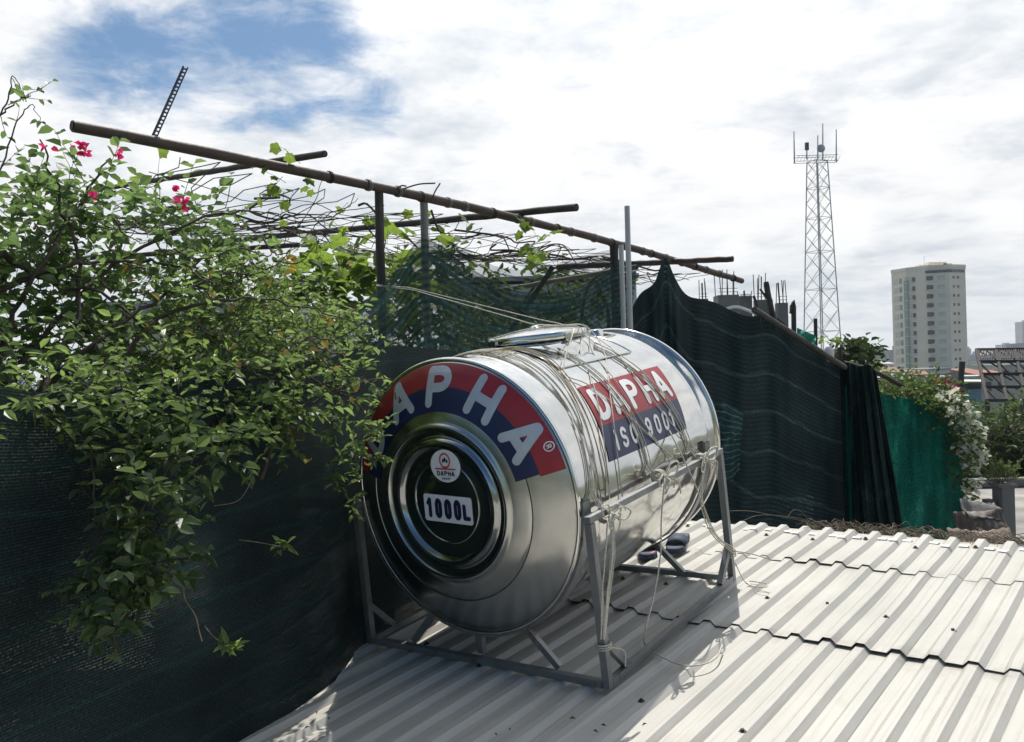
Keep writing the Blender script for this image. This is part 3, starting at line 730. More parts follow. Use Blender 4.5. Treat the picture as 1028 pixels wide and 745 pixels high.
# brown rope over the front top of the barrel
br = thing('tie_rope', 'tan rope strands lying over the barrel just in front of the hatch', 'rope', T(0.3, 0, 0.47), 'rope bundles round the tank')
for s in range(3):
    mb = MB(); o = (s - 1) * 4.6
    pp = [(492 + o, 354 - s), (520 + o * 0.6, 351 - s), (545 + o * 0.6, 359 - s), (563 + o * 0.5, 374 - s), (580 + o * 0.8, 398), (594 + o * 1.1, 430), (603 + o * 1.2, 465), (608 + o, 500)]
    pts = [cylp(0.33 + 0.012 * s, 150, 0.478), cylp(0.335 + 0.012 * s, 120, 0.478)] + [hit_cyl(x, y, 0.4775 + 0.001 * s) for x, y in pp]
    mb.tube(wob_path(pts, 6), 0.0019, 6); obj('strand', mb, M['rope_brown'], br, True)
# guy ropes from the pergola post, over the hatch, down to the rail
guy = thing('guy_rope', 'pale guy ropes stretched from the netted post over the hatch to the top rail', 'rope', P(378, 287, 4.2))
lidp = lambda a, r=0.199, h=0.032: T(HU, 0, HT) + (TU * math.cos(math.radians(a)) + TV * math.sin(math.radians(a))) * r + TW * h
def taut(*pts, n=6):
    o = []
    for a, b in zip(pts, pts[1:]):
        for k in range(n): o.append(a.lerp(b, k / n))
    return o + [pts[-1]]
knob = T(HU, 0, HT + 0.062)
G = [(taut(P(378, 287, 4.15), P(414, 291, 4.0), knob) + [lidp(62, 0.1, 0.046), lidp(68)], [(594, 352), (620, 385), (650, 430), (672, 462)], knots[1]),
     (taut(P(378, 286, 4.16), P(412, 289, 4.0), lidp(8, 0.199, 0.034)), [(612, 348), (645, 388), (680, 432), (700, 452)], knots[2]),
     ([lidp(200, 0.198, 0.03), lidp(180, 0.09, 0.048), lidp(90, 0.06, 0.05), lidp(88)], [(582, 352), (597, 390), (606, 440), (611, 490)], knots[0]),
     ([knob, lidp(40, 0.1, 0.046), lidp(42)], [(606, 352), (613, 400), (619, 450), (625, 500), (628, 512)], None),
     ([lidp(100)], [(566, 372), (590, 386), (625, 412), (655, 440), (690, 470)], knots[2])]
for pre, mid, end in G:
    mb = MB(); pts = list(pre) + [hit_cyl(x, y, 0.479) for x, y in mid] + ([end] if end is not None else [])
    mb.tube(wob_path(pts, 5), 0.0020, 6); obj('strand', mb, M['rope'], guy, True)

# ============================================================ ROOF
PITCH = 0.1062; B0 = 1.075; RH = 0.017
prof_b = [(-0.5, 0), (-0.27, 0), (-0.12, 1), (0.12, 1), (0.27, 0), (0.5, 0)]
def roof_profile(b0, b1):
    out = []; k0 = int(math.floor((b0 - B0) / PITCH)) - 1; k1 = int(math.ceil((b1 - B0) / PITCH)) + 1
    for k in range(k0, k1 + 1):
        for q, h in prof_b[:-1]:
            b = B0 + (k + q) * PITCH
            if b0 <= b <= b1: out.append((b, h))
    return out
house = thing('tin_roof', 'pale corrugated metal roof of overlapping sheets beneath the tank stand', 'roof', RF(0.4, 0.8, -0.9))
COURSES = [(-3.6, 0.72, 0.000), (0.607, 1.46, 0.0), (1.345, 1.825, 0.0)]
def near_int(b): return B0 + round((b - B0) / PITCH) * PITCH
SPL = [near_int(x) + PITCH * 0.30 for x in (0.09, 1.21, 2.33)]
rg = random.Random(3)
for ci, (a0, a1, lift) in enumerate(COURSES):
    edges = [near_int(-0.75) + PITCH * 0.3] + SPL + [near_int(3.5) + PITCH * 0.3]
    for pi in range(len(edges) - 1):
        eb0 = edges[pi] - (0.66 * PITCH if pi else 0); eb1 = edges[pi + 1]
        pr = roof_profile(eb0, eb1); mb = MB(); rows = []
        na = 26 if ci == 0 else 12
        sl = 0.0016 * (1 if pi % 2 else 0)
        ph = rg.uniform(0, 6)
        for i in range(na + 1):
            q = i / na; a = a0 + (a1 - a0) * q; row = []
            for b, h in pr:
                w = ROOF_W - RH + RH * h + sl
                if ci:
                    near = max(0, 1 - (a - a0) / 0.30)
                    gap = 0.0045 + 0.0065 * (0.5 + 0.5 * math.sin(b * 5.1 + ci * 2.1 + ph * 0)) ** 2 * (1.0)
                    w += 0.002 + gap * near + 0.0025 * (1 - near)
                w += 0.0012 * math.sin(b * 17 + a * 5 + ci) + 0.001 * math.sin(a * 13 + b * 3)
                aa = a + (0.004 * math.sin(b * 9 + ci) if i == 0 else 0)
                row.append(RF(aa, b, w))
            rows.append(row)
        mb.grid(rows)
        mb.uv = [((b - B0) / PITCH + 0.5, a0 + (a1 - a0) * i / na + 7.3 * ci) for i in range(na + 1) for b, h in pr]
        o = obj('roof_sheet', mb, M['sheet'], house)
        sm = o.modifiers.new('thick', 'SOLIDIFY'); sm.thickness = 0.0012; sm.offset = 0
# screws, one shared mesh
mb = MB(); mb.lathe([(0.0, 0.0085), (0.0052, 0.0085), (0.0056, 0.003), (0.0105, 0.002), (0.0115, 0.0002)], (0, 0, 0), (0, 0, 1), (1, 0, 0), (0, 1, 0), 6)
sme = bpy.data.meshes.new('screw'); sme.from_pydata([tuple(v) for v in mb.v], [], mb.f); sme.materials.append(M['screw'])
mb = MB(); mb.box((0, 0, 0.0015), (0.019, 0, 0), (0, 0.011, 0), (0, 0, 0.0012)); mb.box((0.018, 0, 0.004), (0.0012, 0, 0), (0, 0.009, 0), (0, 0, 0.003))
tme = bpy.data.meshes.new('lit_end_tab'); tme.from_pydata([tuple(v) for v in mb.v], [], mb.f); tme.materials.append(M['tab'])
rotm = Matrix((RB, RA, TW)).transposed().to_quaternion()
hb = house.location
def put(me, name, pos, ang=0):
    o = bpy.data.objects.new(name, me); C.objects.link(o); o.parent = house; o.location = pos - hb
    o.rotation_mode = 'QUATERNION'; o.rotation_quaternion = rotm @ Matrix.Rotation(ang, 3, 'Z').to_quaternion()
for a, step, off, wl in ((0.86, 2, 0, 0.006), (-0.02, 3, 1, 0.001), (-0.75, 3, 0, 0.001), (1.66, 2, 1, 0.008)):
    for k in range(-14, 22):
        if (k + off) % step: continue
        b = B0 + k * PITCH + rg.uniform(-0.008, 0.008)
        put(sme, 'screw', RF(a + rg.uniform(-0.05, 0.05), b, ROOF_W + wl), rg.uniform(0, 3))
for k in range(-12, 12):
    b = B0 + (k + 0.5) * PITCH
    put(tme, 'lit_end_tab', RF(1.755 + rg.uniform(-0.012, 0.012), b + rg.uniform(-0.01, 0.01), ROOF_W - RH + 0.0085), rg.uniform(-0.15, 0.15))  # near-white tabs stand in for turned-up sheet ends reflecting light
    if k % 2: put(tme, 'lit_end_tab', RF(1.69 + rg.uniform(-0.02, 0.02), b + 0.5 * PITCH, ROOF_W + 0.0085), rg.uniform(-0.2, 0.2))
# walls of the house under the roof
mb = MB()
def wallbox(a0, a1, b0, b1):
    c0 = [RF(a0, b0, ROOF_W - 0.05), RF(a1, b0, ROOF_W - 0.05), RF(a1, b1, ROOF_W - 0.05), RF(a0, b1, ROOF_W - 0.05)]
    g = [Vector((c.x, c.y, 0.0)) for c in c0]
    for k in range(4): mb.quad(c0[k], c0[(k + 1) % 4], g[(k + 1) % 4], g[k])
wallbox(-3.5, 1.76, -0.72, 3.4)
obj('wall', mb, M['housewall'], house)

# sandals
def sandal(u, v, ang, label, ins):
    base = T(u, v, ROOF_W + 0.006)
    t = thing('sandal', label, 'sandal', base, 'pair of sandals behind the tank')
    e1 = TU * math.cos(ang) + TV * math.sin(ang); e2 = TW.cross(e1)
    out = [(-0.125, 0.018), (-0.118, 0.033), (-0.08, 0.036), (-0.02, 0.032), (0.05, 0.042), (0.10, 0.041), (0.125, 0.026), (0.133, 0)]
    loop = out + [(x, -y) for x, y in out[::-1][1:]]
    mb = MB()
    mb.grid([[base + e1 * x * s + e2 * y * s + TW * h for x, y in loop] for h, s in ((0, 0.97), (0.006, 1), (0.018, 1), (0.024, 0.97))], closed=True)
    n = len(loop); i = len(mb.v) - n; mb.f.append(tuple(range(i, i + n))); obj('sole', mb, M['sandal'], t)
    mb = MB(); mb.quad(*[base + e1 * x * 0.88 + e2 * y * 0.86 + TW * 0.0255 for x, y in loop]); obj('insole', mb, M['insole'], t)
    mb = MB(); rows = []
    for x0, x1 in ((-0.005, 0.075),):
        for k in range(13):
            a = math.pi * k / 12
            rows.append([base + e1 * (x0 + (x1 - x0) * q) + e2 * math.cos(a) * (0.046 - 0.006 * q) + TW * (0.020 + math.sin(a) * (0.034 - 0.010 * q)) for q in (0, 0.5, 1)])
    mb.grid(rows); o = obj('strap', mb, M['sandal'], t, True); sm = o.modifiers.new('thick', 'SOLIDIFY'); sm.thickness = 0.006
sandal(1.250, 0.000, math.radians(150), 'dark blue sandal with patterned insole nearest the tank', True)
sandal(1.365, 0.105, math.radians(165), 'dark blue sandal lying farther out on the sunlit sheet', False)
# dead leaves on the roof
for k, (x, y) in enumerate([(318, 716), (330, 722), (308, 731), (575, 722), (598, 735), (606, 729), (647, 728), (512, 733), (498, 738), (410, 655)]):
    p = hit_plane_w(x, y, -0.572); mb = MB(); a = rg.uniform(0, 6); e1 = TU * math.cos(a) + TV * math.sin(a); e2 = TW.cross(e1); l = rg.uniform(0.005, 0.011)
    mb.quad(p - e1 * l, p + e2 * l * 0.4 + TW * 0.006, p + e1 * l + TW * 0.003); mb.quad(p - e1 * l, p + e1 * l + TW * 0.003, p - e2 * l * 0.4 + TW * 0.007)
    solo('dead_leaf', mb, M['dry'], 'small brown dead leaf lying on the shaded roof sheets', 'dead leaf', 'dead leaves scattered on the roof')
# dry vine tangle along the top edge of the roof
mb = MB(); rg = random.Random(11)
for k in range(620):
    b = 0.42 + 1.5 * rg.random(); a = 1.86 + rg.uniform(-0.035, 0.08); hgt = min(1, (b - 0.1) * 2)
    p = RF(a, b, ROOF_W + rg.uniform(-0.02, 0.006) * hgt)
    d = (RB * rg.uniform(-1, 1) + RA * rg.uniform(-0.4, 0.4)).normalized(); l = rg.uniform(0.03, 0.09)
    mb.tube(wob_path([p, p + d * l * 0.4 + TW * rg.uniform(0, 0.016) * hgt, p + d * l * 0.8 + TW * rg.uniform(-0.01, 0.012), p + d * l * 1.1 - TW * 0.01], 3), rg.uniform(0.0008, 0.0019), 4, False)
for pts in ([(745, 523), (765, 517), (800, 520), (820, 527)], [(790, 520), (797, 512), (806, 515), (812, 524)], [(730, 513), (752, 513), (780, 518), (812, 524)]):
    mb.tube(wob_path([P(x, y, 4.25) for x, y in pts], 5), 0.0016, 4)
solo('vine_tangle', mb, M['twig'], 'tangle of dry brown vine stems heaped along the upper edge of the roof', 'dry vines')

# ============================================================ NETS
def polyline(pts, t):
    n = len(pts) - 1; s = t * n; k = min(int(s), n - 1); f = s - k
    q = [pts[0] * 2 - pts[1]] + list(pts) + [pts[-1] * 2 - pts[-2]]
    a, b, c, d = q[k], q[k + 1], q[k + 2], q[k + 3]
    return 0.5 * ((2 * b) + (c - a) * f + (2 * a - 5 * b + 4 * c - d) * f * f + (3 * b - a - 3 * c + d) * f ** 3)
def net(name, top, bot, mt, label, nu=60, nv=24, fold=0.03, ff=40, sag=0.0, seed=1, cat='shade net', drape=0.0, edge=0.0):
    rg = random.Random(seed); mb = MB(); rows = []
    ph = [rg.uniform(0, 6) for _ in range(6)]
    for j in range(nv + 1):
        q = j / nv; row = []
        for i in range(nu + 1):
            t = i / nu
            a = polyline(top, t); b = polyline(bot, t); p = a.lerp(b, q)
            d = (p - CAM); d.z = 0; d.normalize()
            amp = fold * (0.25 + 0.75 * math.sin(math.pi * min(1, q * 1.1 + 0.1)))
            z = amp * (math.sin(t * ff + ph[0] + q * 1.5) * 0.6 + math.sin(t * ff * 2.3 + ph[1] - q * 2) * 0.3 + math.sin(q * 9 + t * 7 + ph[2]) * 0.4)
            p = p + d * z
            p.z += edge * (1 - q) * math.sin(t * ff * 0.7 + ph[3]) - sag * math.sin(math.pi * q) * 0.0
            row.append(p)
        rows.append(row)
    mb.grid(rows, uv=True)
    return solo(name, mb, mt, label, cat, smooth=True)
net('shade_net',
    [T(-5.2, -0.50, 0.62), P(-420, 402, 1.45), P(70, 394, 2.25), P(205, 380, 2.6), T(-0.12, -0.58, 0.50), T(0.35, -0.62, 0.52), T(0.85, -0.66, 0.45)],
    [T(-5.2, -0.36, -0.585), T(-2.3, -0.34, -0.585), T(-1.2, -0.33, -0.585), T(-0.75, -0.35, -0.585), T(-0.33, -0.40, -0.585), T(0.02, -0.545, -0.585), T(0.9, -0.60, -0.585)],
    M['net_dark'], 'dark shade net hung along the left edge of the roof behind the leaves', 90, 26, 0.03, 40, seed=2)
net('shade_net',
    [P(120, 378, 2.75), P(250, 366, 3.0), P(335, 322, 3.6), P(390, 282, 4.1), P(425, 240, 4.32), P(470, 268, 4.6), P(520, 292, 4.9), P(575, 290, 5.2), P(615, 268, 5.5), P(640, 262, 5.6)],
    [T(-0.9, -0.45, -0.585), T(-0.4, -0.50, -0.585), T(0.0, -0.62, -0.585), T(0.3, -0.68, -0.585), T(0.6, -0.70, -0.585), T(0.9, -0.70, -0.585), T(1.2, -0.70, -0.585), T(1.5, -0.70, -0.585), T(1.8, -0.68, -0.585), T(2.0, -0.62, -0.585)],
    M['net_green'], 'see-through dark green net sagging from the grey post behind the tank', 80, 30, 0.035, 30, seed=4)
net('shade_net',
    [P(440, 236, 4.6), P(470, 252, 4.9), P(500, 268, 5.2), P(540, 270, 5.4), P(580, 258, 5.6), P(615, 250, 5.8)],
    [P(438, 292, 4.6), P(470, 300, 4.9), P(520, 322, 5.2), P(560, 318, 5.4), P(590, 310, 5.6), P(618, 330, 5.8)],
    M['net_corner'], 'thin black mesh hanging under the pergola pole between the posts', 40, 14, 0.03, 18, seed=6)
net('shade_net',
    [P(622, 332, 5.75), P(640, 300, 5.85), P(656, 284, 5.95), P(667, 259, 6.05), P(678, 280, 6.1), P(693, 297, 6.25), P(720, 306, 6.5), P(750, 316, 6.7), P(775, 318, 6.9), P(800, 335, 7.1), P(825, 355, 7.4), P(850, 366, 7.6)],
    [P(630, 640, 5.6), P(645, 640, 5.7), P(660, 640, 5.8), P(675, 640, 5.9), P(690, 640, 6.0), P(705, 640, 6.1), P(725, 640, 6.3), P(750, 640, 6.5), P(778, 640, 6.7), P(802, 640, 6.9), P(832, 640, 7.1), P(858, 640, 7.3)],
    M['net_black'], 'big black shade net hanging from a tied peak behind the roof', 110, 40, 0.045, 44, seed=8, edge=0.012)
net('shade_net', [P(843, 368, 7.55), P(852, 364, 7.5), P(862, 368, 7.5), P(872, 366, 7.5), P(880, 374, 7.55)],
    [P(852, 640, 7.0), P(868, 640, 6.9), P(888, 640, 6.9), P(908, 640, 6.95), P(926, 640, 7.0)],
    M['net_fold'], 'folded black net gathered over the pole end beside the teal mesh', 50, 30, 0.07, 34, seed=12)
net('net_strip', [P(846, 388, 7.50), P(851, 387, 7.46), P(855, 388, 7.48)], [P(852, 640, 6.95), P(860, 640, 6.9), P(870, 640, 6.92)],
    M['net_teal'], 'narrow teal strip of mesh hanging between the black nets', 10, 20, 0.02, 12, seed=13)
net('mesh_screen', [P(872, 392, 8.0), P(900, 398, 8.05), P(926, 400, 8.1), P(950, 410, 8.2), P(966, 432, 8.25)],
    [P(880, 640, 7.5), P(905, 640, 7.55), P(930, 640, 7.6), P(950, 640, 7.65), P(969, 640, 7.7)],
    M['net_teal'], 'teal green mesh screen under the white flowering bush', 50, 30, 0.03, 22, seed=14)
# patched end of the black net seen past the tank
net('net_patch', [P(716, 402, 6.0), P(728, 404, 6.0), P(738, 409, 6.02), P(746, 414, 6.03)], [P(716, 484, 5.9), P(726, 486, 5.9), P(736, 480, 5.92), P(742, 474, 5.93)],
    net_mat('grey green netting patch', (0.035, 0.075, 0.075), (0.13, 0.22, 0.22), 0.05, 0.35, uv=(20, 40), ties=12, tie_w=0.16, tamt=0.7, threads=20),
    'ragged grey green patch of netting on the black net beside the tank', 14, 14, 0.015, 9, seed=15, cat='net patch')

# ============================================================ PERGOLA
perg = thing('pergola', 'rickety brown pole pergola over the nets left of the tank', 'pergola', P(380, 560, 4.3))
def pole(a, b, r, mt, nm, n=12, rings=0, seed=1, bend=0.0, open_end=True, sub=None):
    rg = random.Random(seed); mb = MB(); a, b = Vector(a), Vector(b); m = 28; pts = []; rs = []
    for k in range(m + 1):
        q = k / m; p = a.lerp(b, q); p.z += bend * math.sin(math.pi * q)
        p += Vector((rg.uniform(-1, 1), rg.uniform(-1, 1), rg.uniform(-1, 1))) * r * 0.10
        pts.append(p); rs.append(r * (1 + rg.uniform(-0.06, 0.06)))
    mb.tube(pts, rs, n)
    if open_end:
        d = (b - a).normalized()
        mb2 = MB(); mb2.tube([a - d * 0.0015, a - d * 0.0005], r * 0.78, n)
    o = obj(nm, mb, mt, perg, True, angle=50)
    if open_end: obj('hollow_end', mb2, M['wire'], o)
    return o
PA, PB = P(72, 126, 3.25), P(745, 282, 7.2)
main = pole(PA, PB, 0.0245, M['bamboo'], 'long_pole', 14, seed=2, bend=0.062)
rg = random.Random(9)
for k in range(22):        # cord turns along the pole
    q = 0.22 + 0.74 * k / 21 + rg.uniform(-0.01, 0.01); c = PA.lerp(PB, q); d = (PB - PA).normalized(); e1 = d.orthogonal().normalized(); e2 = d.cross(e1); mb = MB()
    c.z += 0.062 * math.sin(math.pi * q)
    for j in range(2):
        sh = rg.uniform(-0.2, 0.2)
        mb.tube([c + d * (j * 0.011 + 0.006 * math.sin(a + sh)) + (e1 * math.cos(a) + e2 * math.sin(a)) * 0.0268 for a in [2 * math.pi * i / 12 for i in range(13)]], 0.0034, 5)
    obj('cord_turn', mb, M['greypole' if k % 3 else 'wire'], perg, True)
def on_main(x):
    best = min((abs((lambda p: 514 + F * ((p - CAM).x * XW[0] + (p - CAM).z * UPW[0]) / (p - CAM).y)(PA.lerp(PB, k / 400)) - x), k) for k in range(401))
    p = PA.lerp(PB, best[1] / 400); p.z += 0.062 * math.sin(math.pi * best[1] / 400); return p
for x, mt, r, yb in ((380, 'darkpole', 0.022, 0), (425, 'greypole', 0.021, 0), (617, 'darkpole', 0.031, 0)):
    t = on_main(x) + Vector((0, 0.03, 0.005)); b = Vector((t.x + 0.0, t.y + 0.0, H - 2.3))
    pole(t, b, r, M[mt], 'post', 10, seed=int(x), open_end=False)
raf = [(P(100, 190, 6.0), P(326, 154, 3.75), 0.0155, 'darkpole'), (P(215, 243, 7.5), P(579, 208, 4.85), 0.0215, 'darkpole'), (P(40, 262, 6.5), P(300, 246, 5.6), 0.018, 'darkpole'),
       (P(470, 297, 7.2), P(640, 268, 6.2), 0.020, 'greypole'), (P(560, 268, 6.9), P(736, 260, 6.15), 0.024, 'bamboo')]
for k, (a, b, r, mt) in enumerate(raf): pole(b, a, r, M[mt], 'rafter', 10, seed=40 + k, open_end=True)
pole(P(500, 350, 6.6), P(555, 268, 6.6), 0.022, M['darkpole'], 'prop', 8, seed=61, open_end=False)
pole(P(490, 288, 6.4), P(530, 318, 6.5), 0.018, M['darkpole'], 'prop', 8, seed=62, open_end=False)
# PVC pipes
for (xt, yt, xb, yb, d, r, lbl) in ((629.5, 207, 633, 340, 5.15, 0.0165, 'tall straight grey plastic pipe standing behind the tank'), (623.5, 246, 626.5, 340, 5.3, 0.0155, 'shorter grey plastic pipe right beside the taller pipe')):
    mb = MB(); a, b = P(xt, yt, d), P(xb, yb, d); mid = b + (b - a).normalized() * 0.9
    dd = (mid - a).normalized(); e1 = dd.orthogonal().normalized(); e2 = dd.cross(e1); Lp = (mid - a).length
    mb.lathe([(r * 0.85, 0.05), (r * 0.85, 0), (r, 0), (r, Lp), (r * 0.85, Lp), (r * 0.85, 0.05)], a, dd, e1, e2, 20)
    solo('plastic_pipe', mb, M['pvc'], lbl, 'pipe', 'grey pipes behind the tank', True, angle=40)
# slotted angle strip
mb = MB(); a, b = P(152.5, 143, 3.515), P(186.5, 67, 3.60); d = (b - a); Ls = d.length; d.normalize(); sd = d.cross(Vector((0, 1, 0))).normalized(); nn = sd.cross(d)
for s in (-1, 1): mb.box(a + d * Ls / 2 + sd * s * 0.0096, d * Ls / 2, sd * 0.0027, nn * 0.0012)
k = 0.0
while k < Ls:
    mb.box(a + d * k, d * 0.0034, sd * 0.0066, nn * 0.0010); k += 0.018
mb.box(a + d * Ls / 2 + sd * 0.0135 + nn * 0.010, d * Ls / 2, sd * 0.0010, nn * 0.0095)
solo('slotted_angle', mb, M['slot'], 'perforated dark metal strip sticking up slanted behind the near end of the pole', 'metal strip')

# netting cords over the pergola: diamond cord mesh sagging between pole and rafters
mb = MB(); rg = random.Random(21)
B1, B2 = P(20, 215, 5.6), P(560, 262, 8.6)
def trel(s, t):
    p = PA.lerp(PB, 0.08 + 0.82 * s).lerp(B1.lerp(B2, s), t)
    p.z += -0.10 * math.sin(math.pi * t) * (0.7 + 0.5 * math.sin(s * 15)) + 0.02 * math.sin(s * 40 + t * 9) - 0.03
    return p
for k in range(30):
    s0 = k / 29
    for dirn in (-1, 1):
        pts = []
        for j in range(15):
            t = j / 14; s = s0 + dirn * 0.13 * t + 0.008 * math.sin(t * 30 + k)
            if 0 <= s <= 1: pts.append(trel(s, t))
        if len(pts) > 2: mb.tube(pts, 0.0024, 4, False)
for j in range(1, 8):
    mb.tube([trel(k / 60, j / 8 + 0.012 * math.sin(k * 0.9 + j)) for k in range(61)], 0.0024 if j % 2 else 0.004, 4, False)
solo('trellis_netting', mb, M['wire'], 'sagging dark cord netting stretched under the pergola poles', 'netting')
# dry woody vines on the trellis
mb = MB(); rg = random.Random(22)
for k in range(34):
    s = rg.uniform(0, 0.85); t = rg.uniform(0, 0.7); pts = []
    for j in range(9):
        p = trel(min(s, 1), min(t, 1)); p.z += rg.uniform(-0.01, 0.05); pts.append(p); s += rg.uniform(0.0, 0.045); t += rg.uniform(-0.06, 0.09); t = max(0, t)
    mb.tube(wob_path(pts, 3), [0.007 - 0.005 * i / (8 * 3) for i in range(25)], 5)
for (x0, y0), (x1, y1) in (((404, 190), (437, 184)), ((432, 204), (442, 184)), ((398, 190), (408, 187))):
    mb.tube(wob_path([P(x0, y0, 4.4), P((x0 + x1) / 2, (y0 + y1) / 2 - 2, 4.4), P(x1, y1, 4.4)], 4), 0.004, 5)
solo('woody_vine', mb, M['bark'], 'leafless dark vine stems wound over the pergola netting', 'vine')

# ============================================================ PLANTS
def leaf(mb, p, d, up, l, w, fold=0.25, droop=0.15):
    d = d.normalized(); s = d.cross(up)
    if s.length < 1e-3: s = d.orthogonal()
    s.normalize(); n = s.cross(d); f = n * w * fold
    b = p; t = p + d * l - n * l * droop
    m1 = p + d * l * 0.30 ; m2 = p + d * l * 0.66 - n * l * droop * 0.4
    i = len(mb.v)
    mb.v += [b, m1 + s * w * 0.5 + f, m2 + s * w * 0.42 + f, t, m2 - s * w * 0.42 + f, m1 - s * w * 0.5 + f]
    mb.f += [(i, i + 1, i + 2, i + 3), (i, i + 3, i + 4, i + 5)]
def lobed(mb, p, d, up, l, rg):
    d = d.normalized(); s = d.cross(up)
    if s.length < 1e-3: s = d.orthogonal()
    s.normalize(); n = s.cross(d); i = len(mb.v); k = 15
    mb.v.append(p + d * l * 0.35)
    for j in range(k):
        a = -2.6 + 5.2 * j / (k - 1); r = l * (0.62 if j % 3 == 1 else 0.50 if j % 3 == 0 else 0.44) * (1.15 - 0.18 * abs(a) / 2.6) * rg.uniform(0.9, 1.1)
        mb.v.append(p + d * l * 0.35 + (d * math.cos(a) + s * math.sin(a)) * r - n * (r * r / l * 0.35) + n * rg.uniform(-0.04, 0.04) * l)
    for j in range(k - 1): mb.f.append((i, i + 1 + j, i + 2 + j))
    mb.f.append((i, i + k, i + 1))
def sprays(rg, lmb, bmb, centre, rad, n, ll=(0.03, 0.05), wr=0.55, tl=(0.10, 0.28), upb=0.35, kind='leaf', gap=0.022, hollow=0.0, twr=0.0016, bias=None):
    for _ in range(n):
        while True:
            q = Vector((rg.uniform(-1, 1), rg.uniform(-1, 1), rg.uniform(-1, 1)))
            if hollow <= q.length <= 1: break
        p = centre + Vector((q.x * rad[0], q.y * rad[1], q.z * rad[2]))
        d = Vector((rg.uniform(-1, 1), rg.uniform(-1, 1), rg.uniform(-0.7, 1))) + q * 0.6
        if bias is not None: d += bias
        d.normalize(); l = rg.uniform(*tl); pts = [p]; step = max(gap, l / 12)
        m = max(3, int(l / step)); dd = d.copy()
        for k in range(m):
            dd = (dd + Vector((rg.uniform(-1, 1), rg.uniform(-1, 1), rg.uniform(-1, 0.7))) * 0.16).normalized(); pts.append(pts[-1] + dd * step)
        bmb.tube(pts, [twr * (1 - 0.6 * k / m) for k in range(m + 1)], 3, False)
        for k in range(1, m + 1):
            if rg.random() < 0.08: continue
            s = dd.cross(Vector((0, 0, 1)))
            if s.length < 1e-3: s = Vector((1, 0, 0))
            s.normalize(); sgn = 1 if k % 2 else -1
            ld = (dd * rg.uniform(0.2, 0.9) + s * sgn * rg.uniform(0.5, 1.1) + Vector((0, 0, rg.uniform(-0.6, 0.4))))
            up = Vector((rg.uniform(-1, 1), rg.uniform(-1, 1), rg.uniform(0, 1) + upb))
            size = rg.uniform(*ll)
            if kind == 'leaf': leaf(lmb, pts[k], ld, up, size, size * wr * rg.uniform(0.85, 1.15), rg.uniform(0.1, 0.4), rg.uniform(0, 0.35))
            else: lobed(lmb, pts[k], ld, up, size, rg)
def blob(x, y, rx, ry, depth, rd): return P(x, y, depth), (rx / F * depth, rd, ry / F * depth)
def branch(bmb, pts, r0, r1, rg, n=6, amp=0.006):
    q = wob_path(pts, n, amp, rg); m = len(q) - 1
    bmb.tube(q, [r0 + (r1 - r0) * k / m for k in range(m + 1)], 6)
def flower(rg, mb, c, r, n, size):
    for _ in range(n):
        q = Vector((rg.gauss(0, 1), rg.gauss(0, 1), rg.gauss(0, 1))) * r * 0.5
        leaf(mb, c + q, Vector((rg.uniform(-1, 1), rg.uniform(-1, 1), rg.uniform(-0.5, 1))), Vector((rg.uniform(-1, 1), rg.uniform(-1, 1), 1)), size * rg.uniform(0.7, 1.2), size * 0.8, 0.3, 0.1)

# --- bougainvillea, top left
rg = random.Random(101); lm, bm = MB(), MB()
boug = thing('bougainvillea', 'tall bougainvillea with a few pink flowers overgrowing the near end of the pergola', 'bush', P(40, 640, 2.6))
for x, y, rx, ry, dp, rd, n in [(60, 235, 55, 45, 3.0, 0.3, 56), (15, 240, 40, 65, 2.8, 0.3, 46), (140, 235, 60, 35, 3.1, 0.3, 46), (50, 330, 70, 45, 2.8, 0.3, 64), (10, 360, 45, 35, 2.6, 0.2, 45),
                                (190, 225, 40, 20, 3.2, 0.2, 14), (130, 335, 80, 50, 2.9, 0.3, 62), (70, 195, 38, 12, 2.9, 0.15, 18), (215, 262, 55, 28, 3.2, 0.2, 40), (-60, 290, 60, 100, 2.6, 0.3, 60), (60, 350, 80, 50, 3.3, 0.3, 44)]:
    c, r = blob(x, y, rx, ry, dp, rd)
    sprays(rg, lm, bm, c, r, n, (0.026, 0.056), 0.64, (0.10, 0.26), 0.4, gap=0.022)
for pts in ([(-10, 130, 2.7), (8, 100, 2.7), (14, 78, 2.7), (22, 92, 2.7)], [(0, 115, 2.7), (20, 100, 2.7), (36, 92, 2.7)], [(-5, 190, 2.7), (15, 130, 2.7), (30, 105, 2.7), (40, 122, 2.7)]):
    q = [P(*p) for p in pts]; branch(bm, q, 0.003, 0.001, rg)
    for p in q: sprays(rg, lm, bm, p, (0.02, 0.02, 0.02), 1, (0.022, 0.036), 0.6, (0.03, 0.06), gap=0.022)
for pts in ([(-30, 420, 2.5), (10, 330, 2.6), (50, 250, 2.7), (90, 190, 2.9), (110, 160, 2.9)], [(0, 400, 2.5), (60, 320, 2.7), (130, 255, 2.9), (220, 215, 3.1), (280, 215, 3.2)],
            [(20, 410, 2.5), (100, 340, 2.6), (180, 290, 2.8), (260, 270, 3.0)], [(-20, 300, 2.6), (60, 268, 2.7), (140, 262, 2.9), (200, 270, 3.0)], [(30, 430, 2.4), (80, 300, 2.7), (60, 200, 2.8), (40, 140, 2.8)],
            [(90, 420, 2.5), (150, 330, 2.7), (230, 300, 2.8), (320, 310, 3.0)], [(60, 640, 2.45), (40, 520, 2.4), (20, 420, 2.4), (-10, 330, 2.5)], [(130, 400, 2.6), (190, 360, 2.7), (250, 370, 2.8), (330, 350, 3.0)],
            [(0, 255, 2.6), (40, 280, 2.7), (110, 300, 2.7), (160, 345, 2.7)]):
    branch(bm, [P(*p) for p in pts], 0.010, 0.0025, rg, amp=0.010)
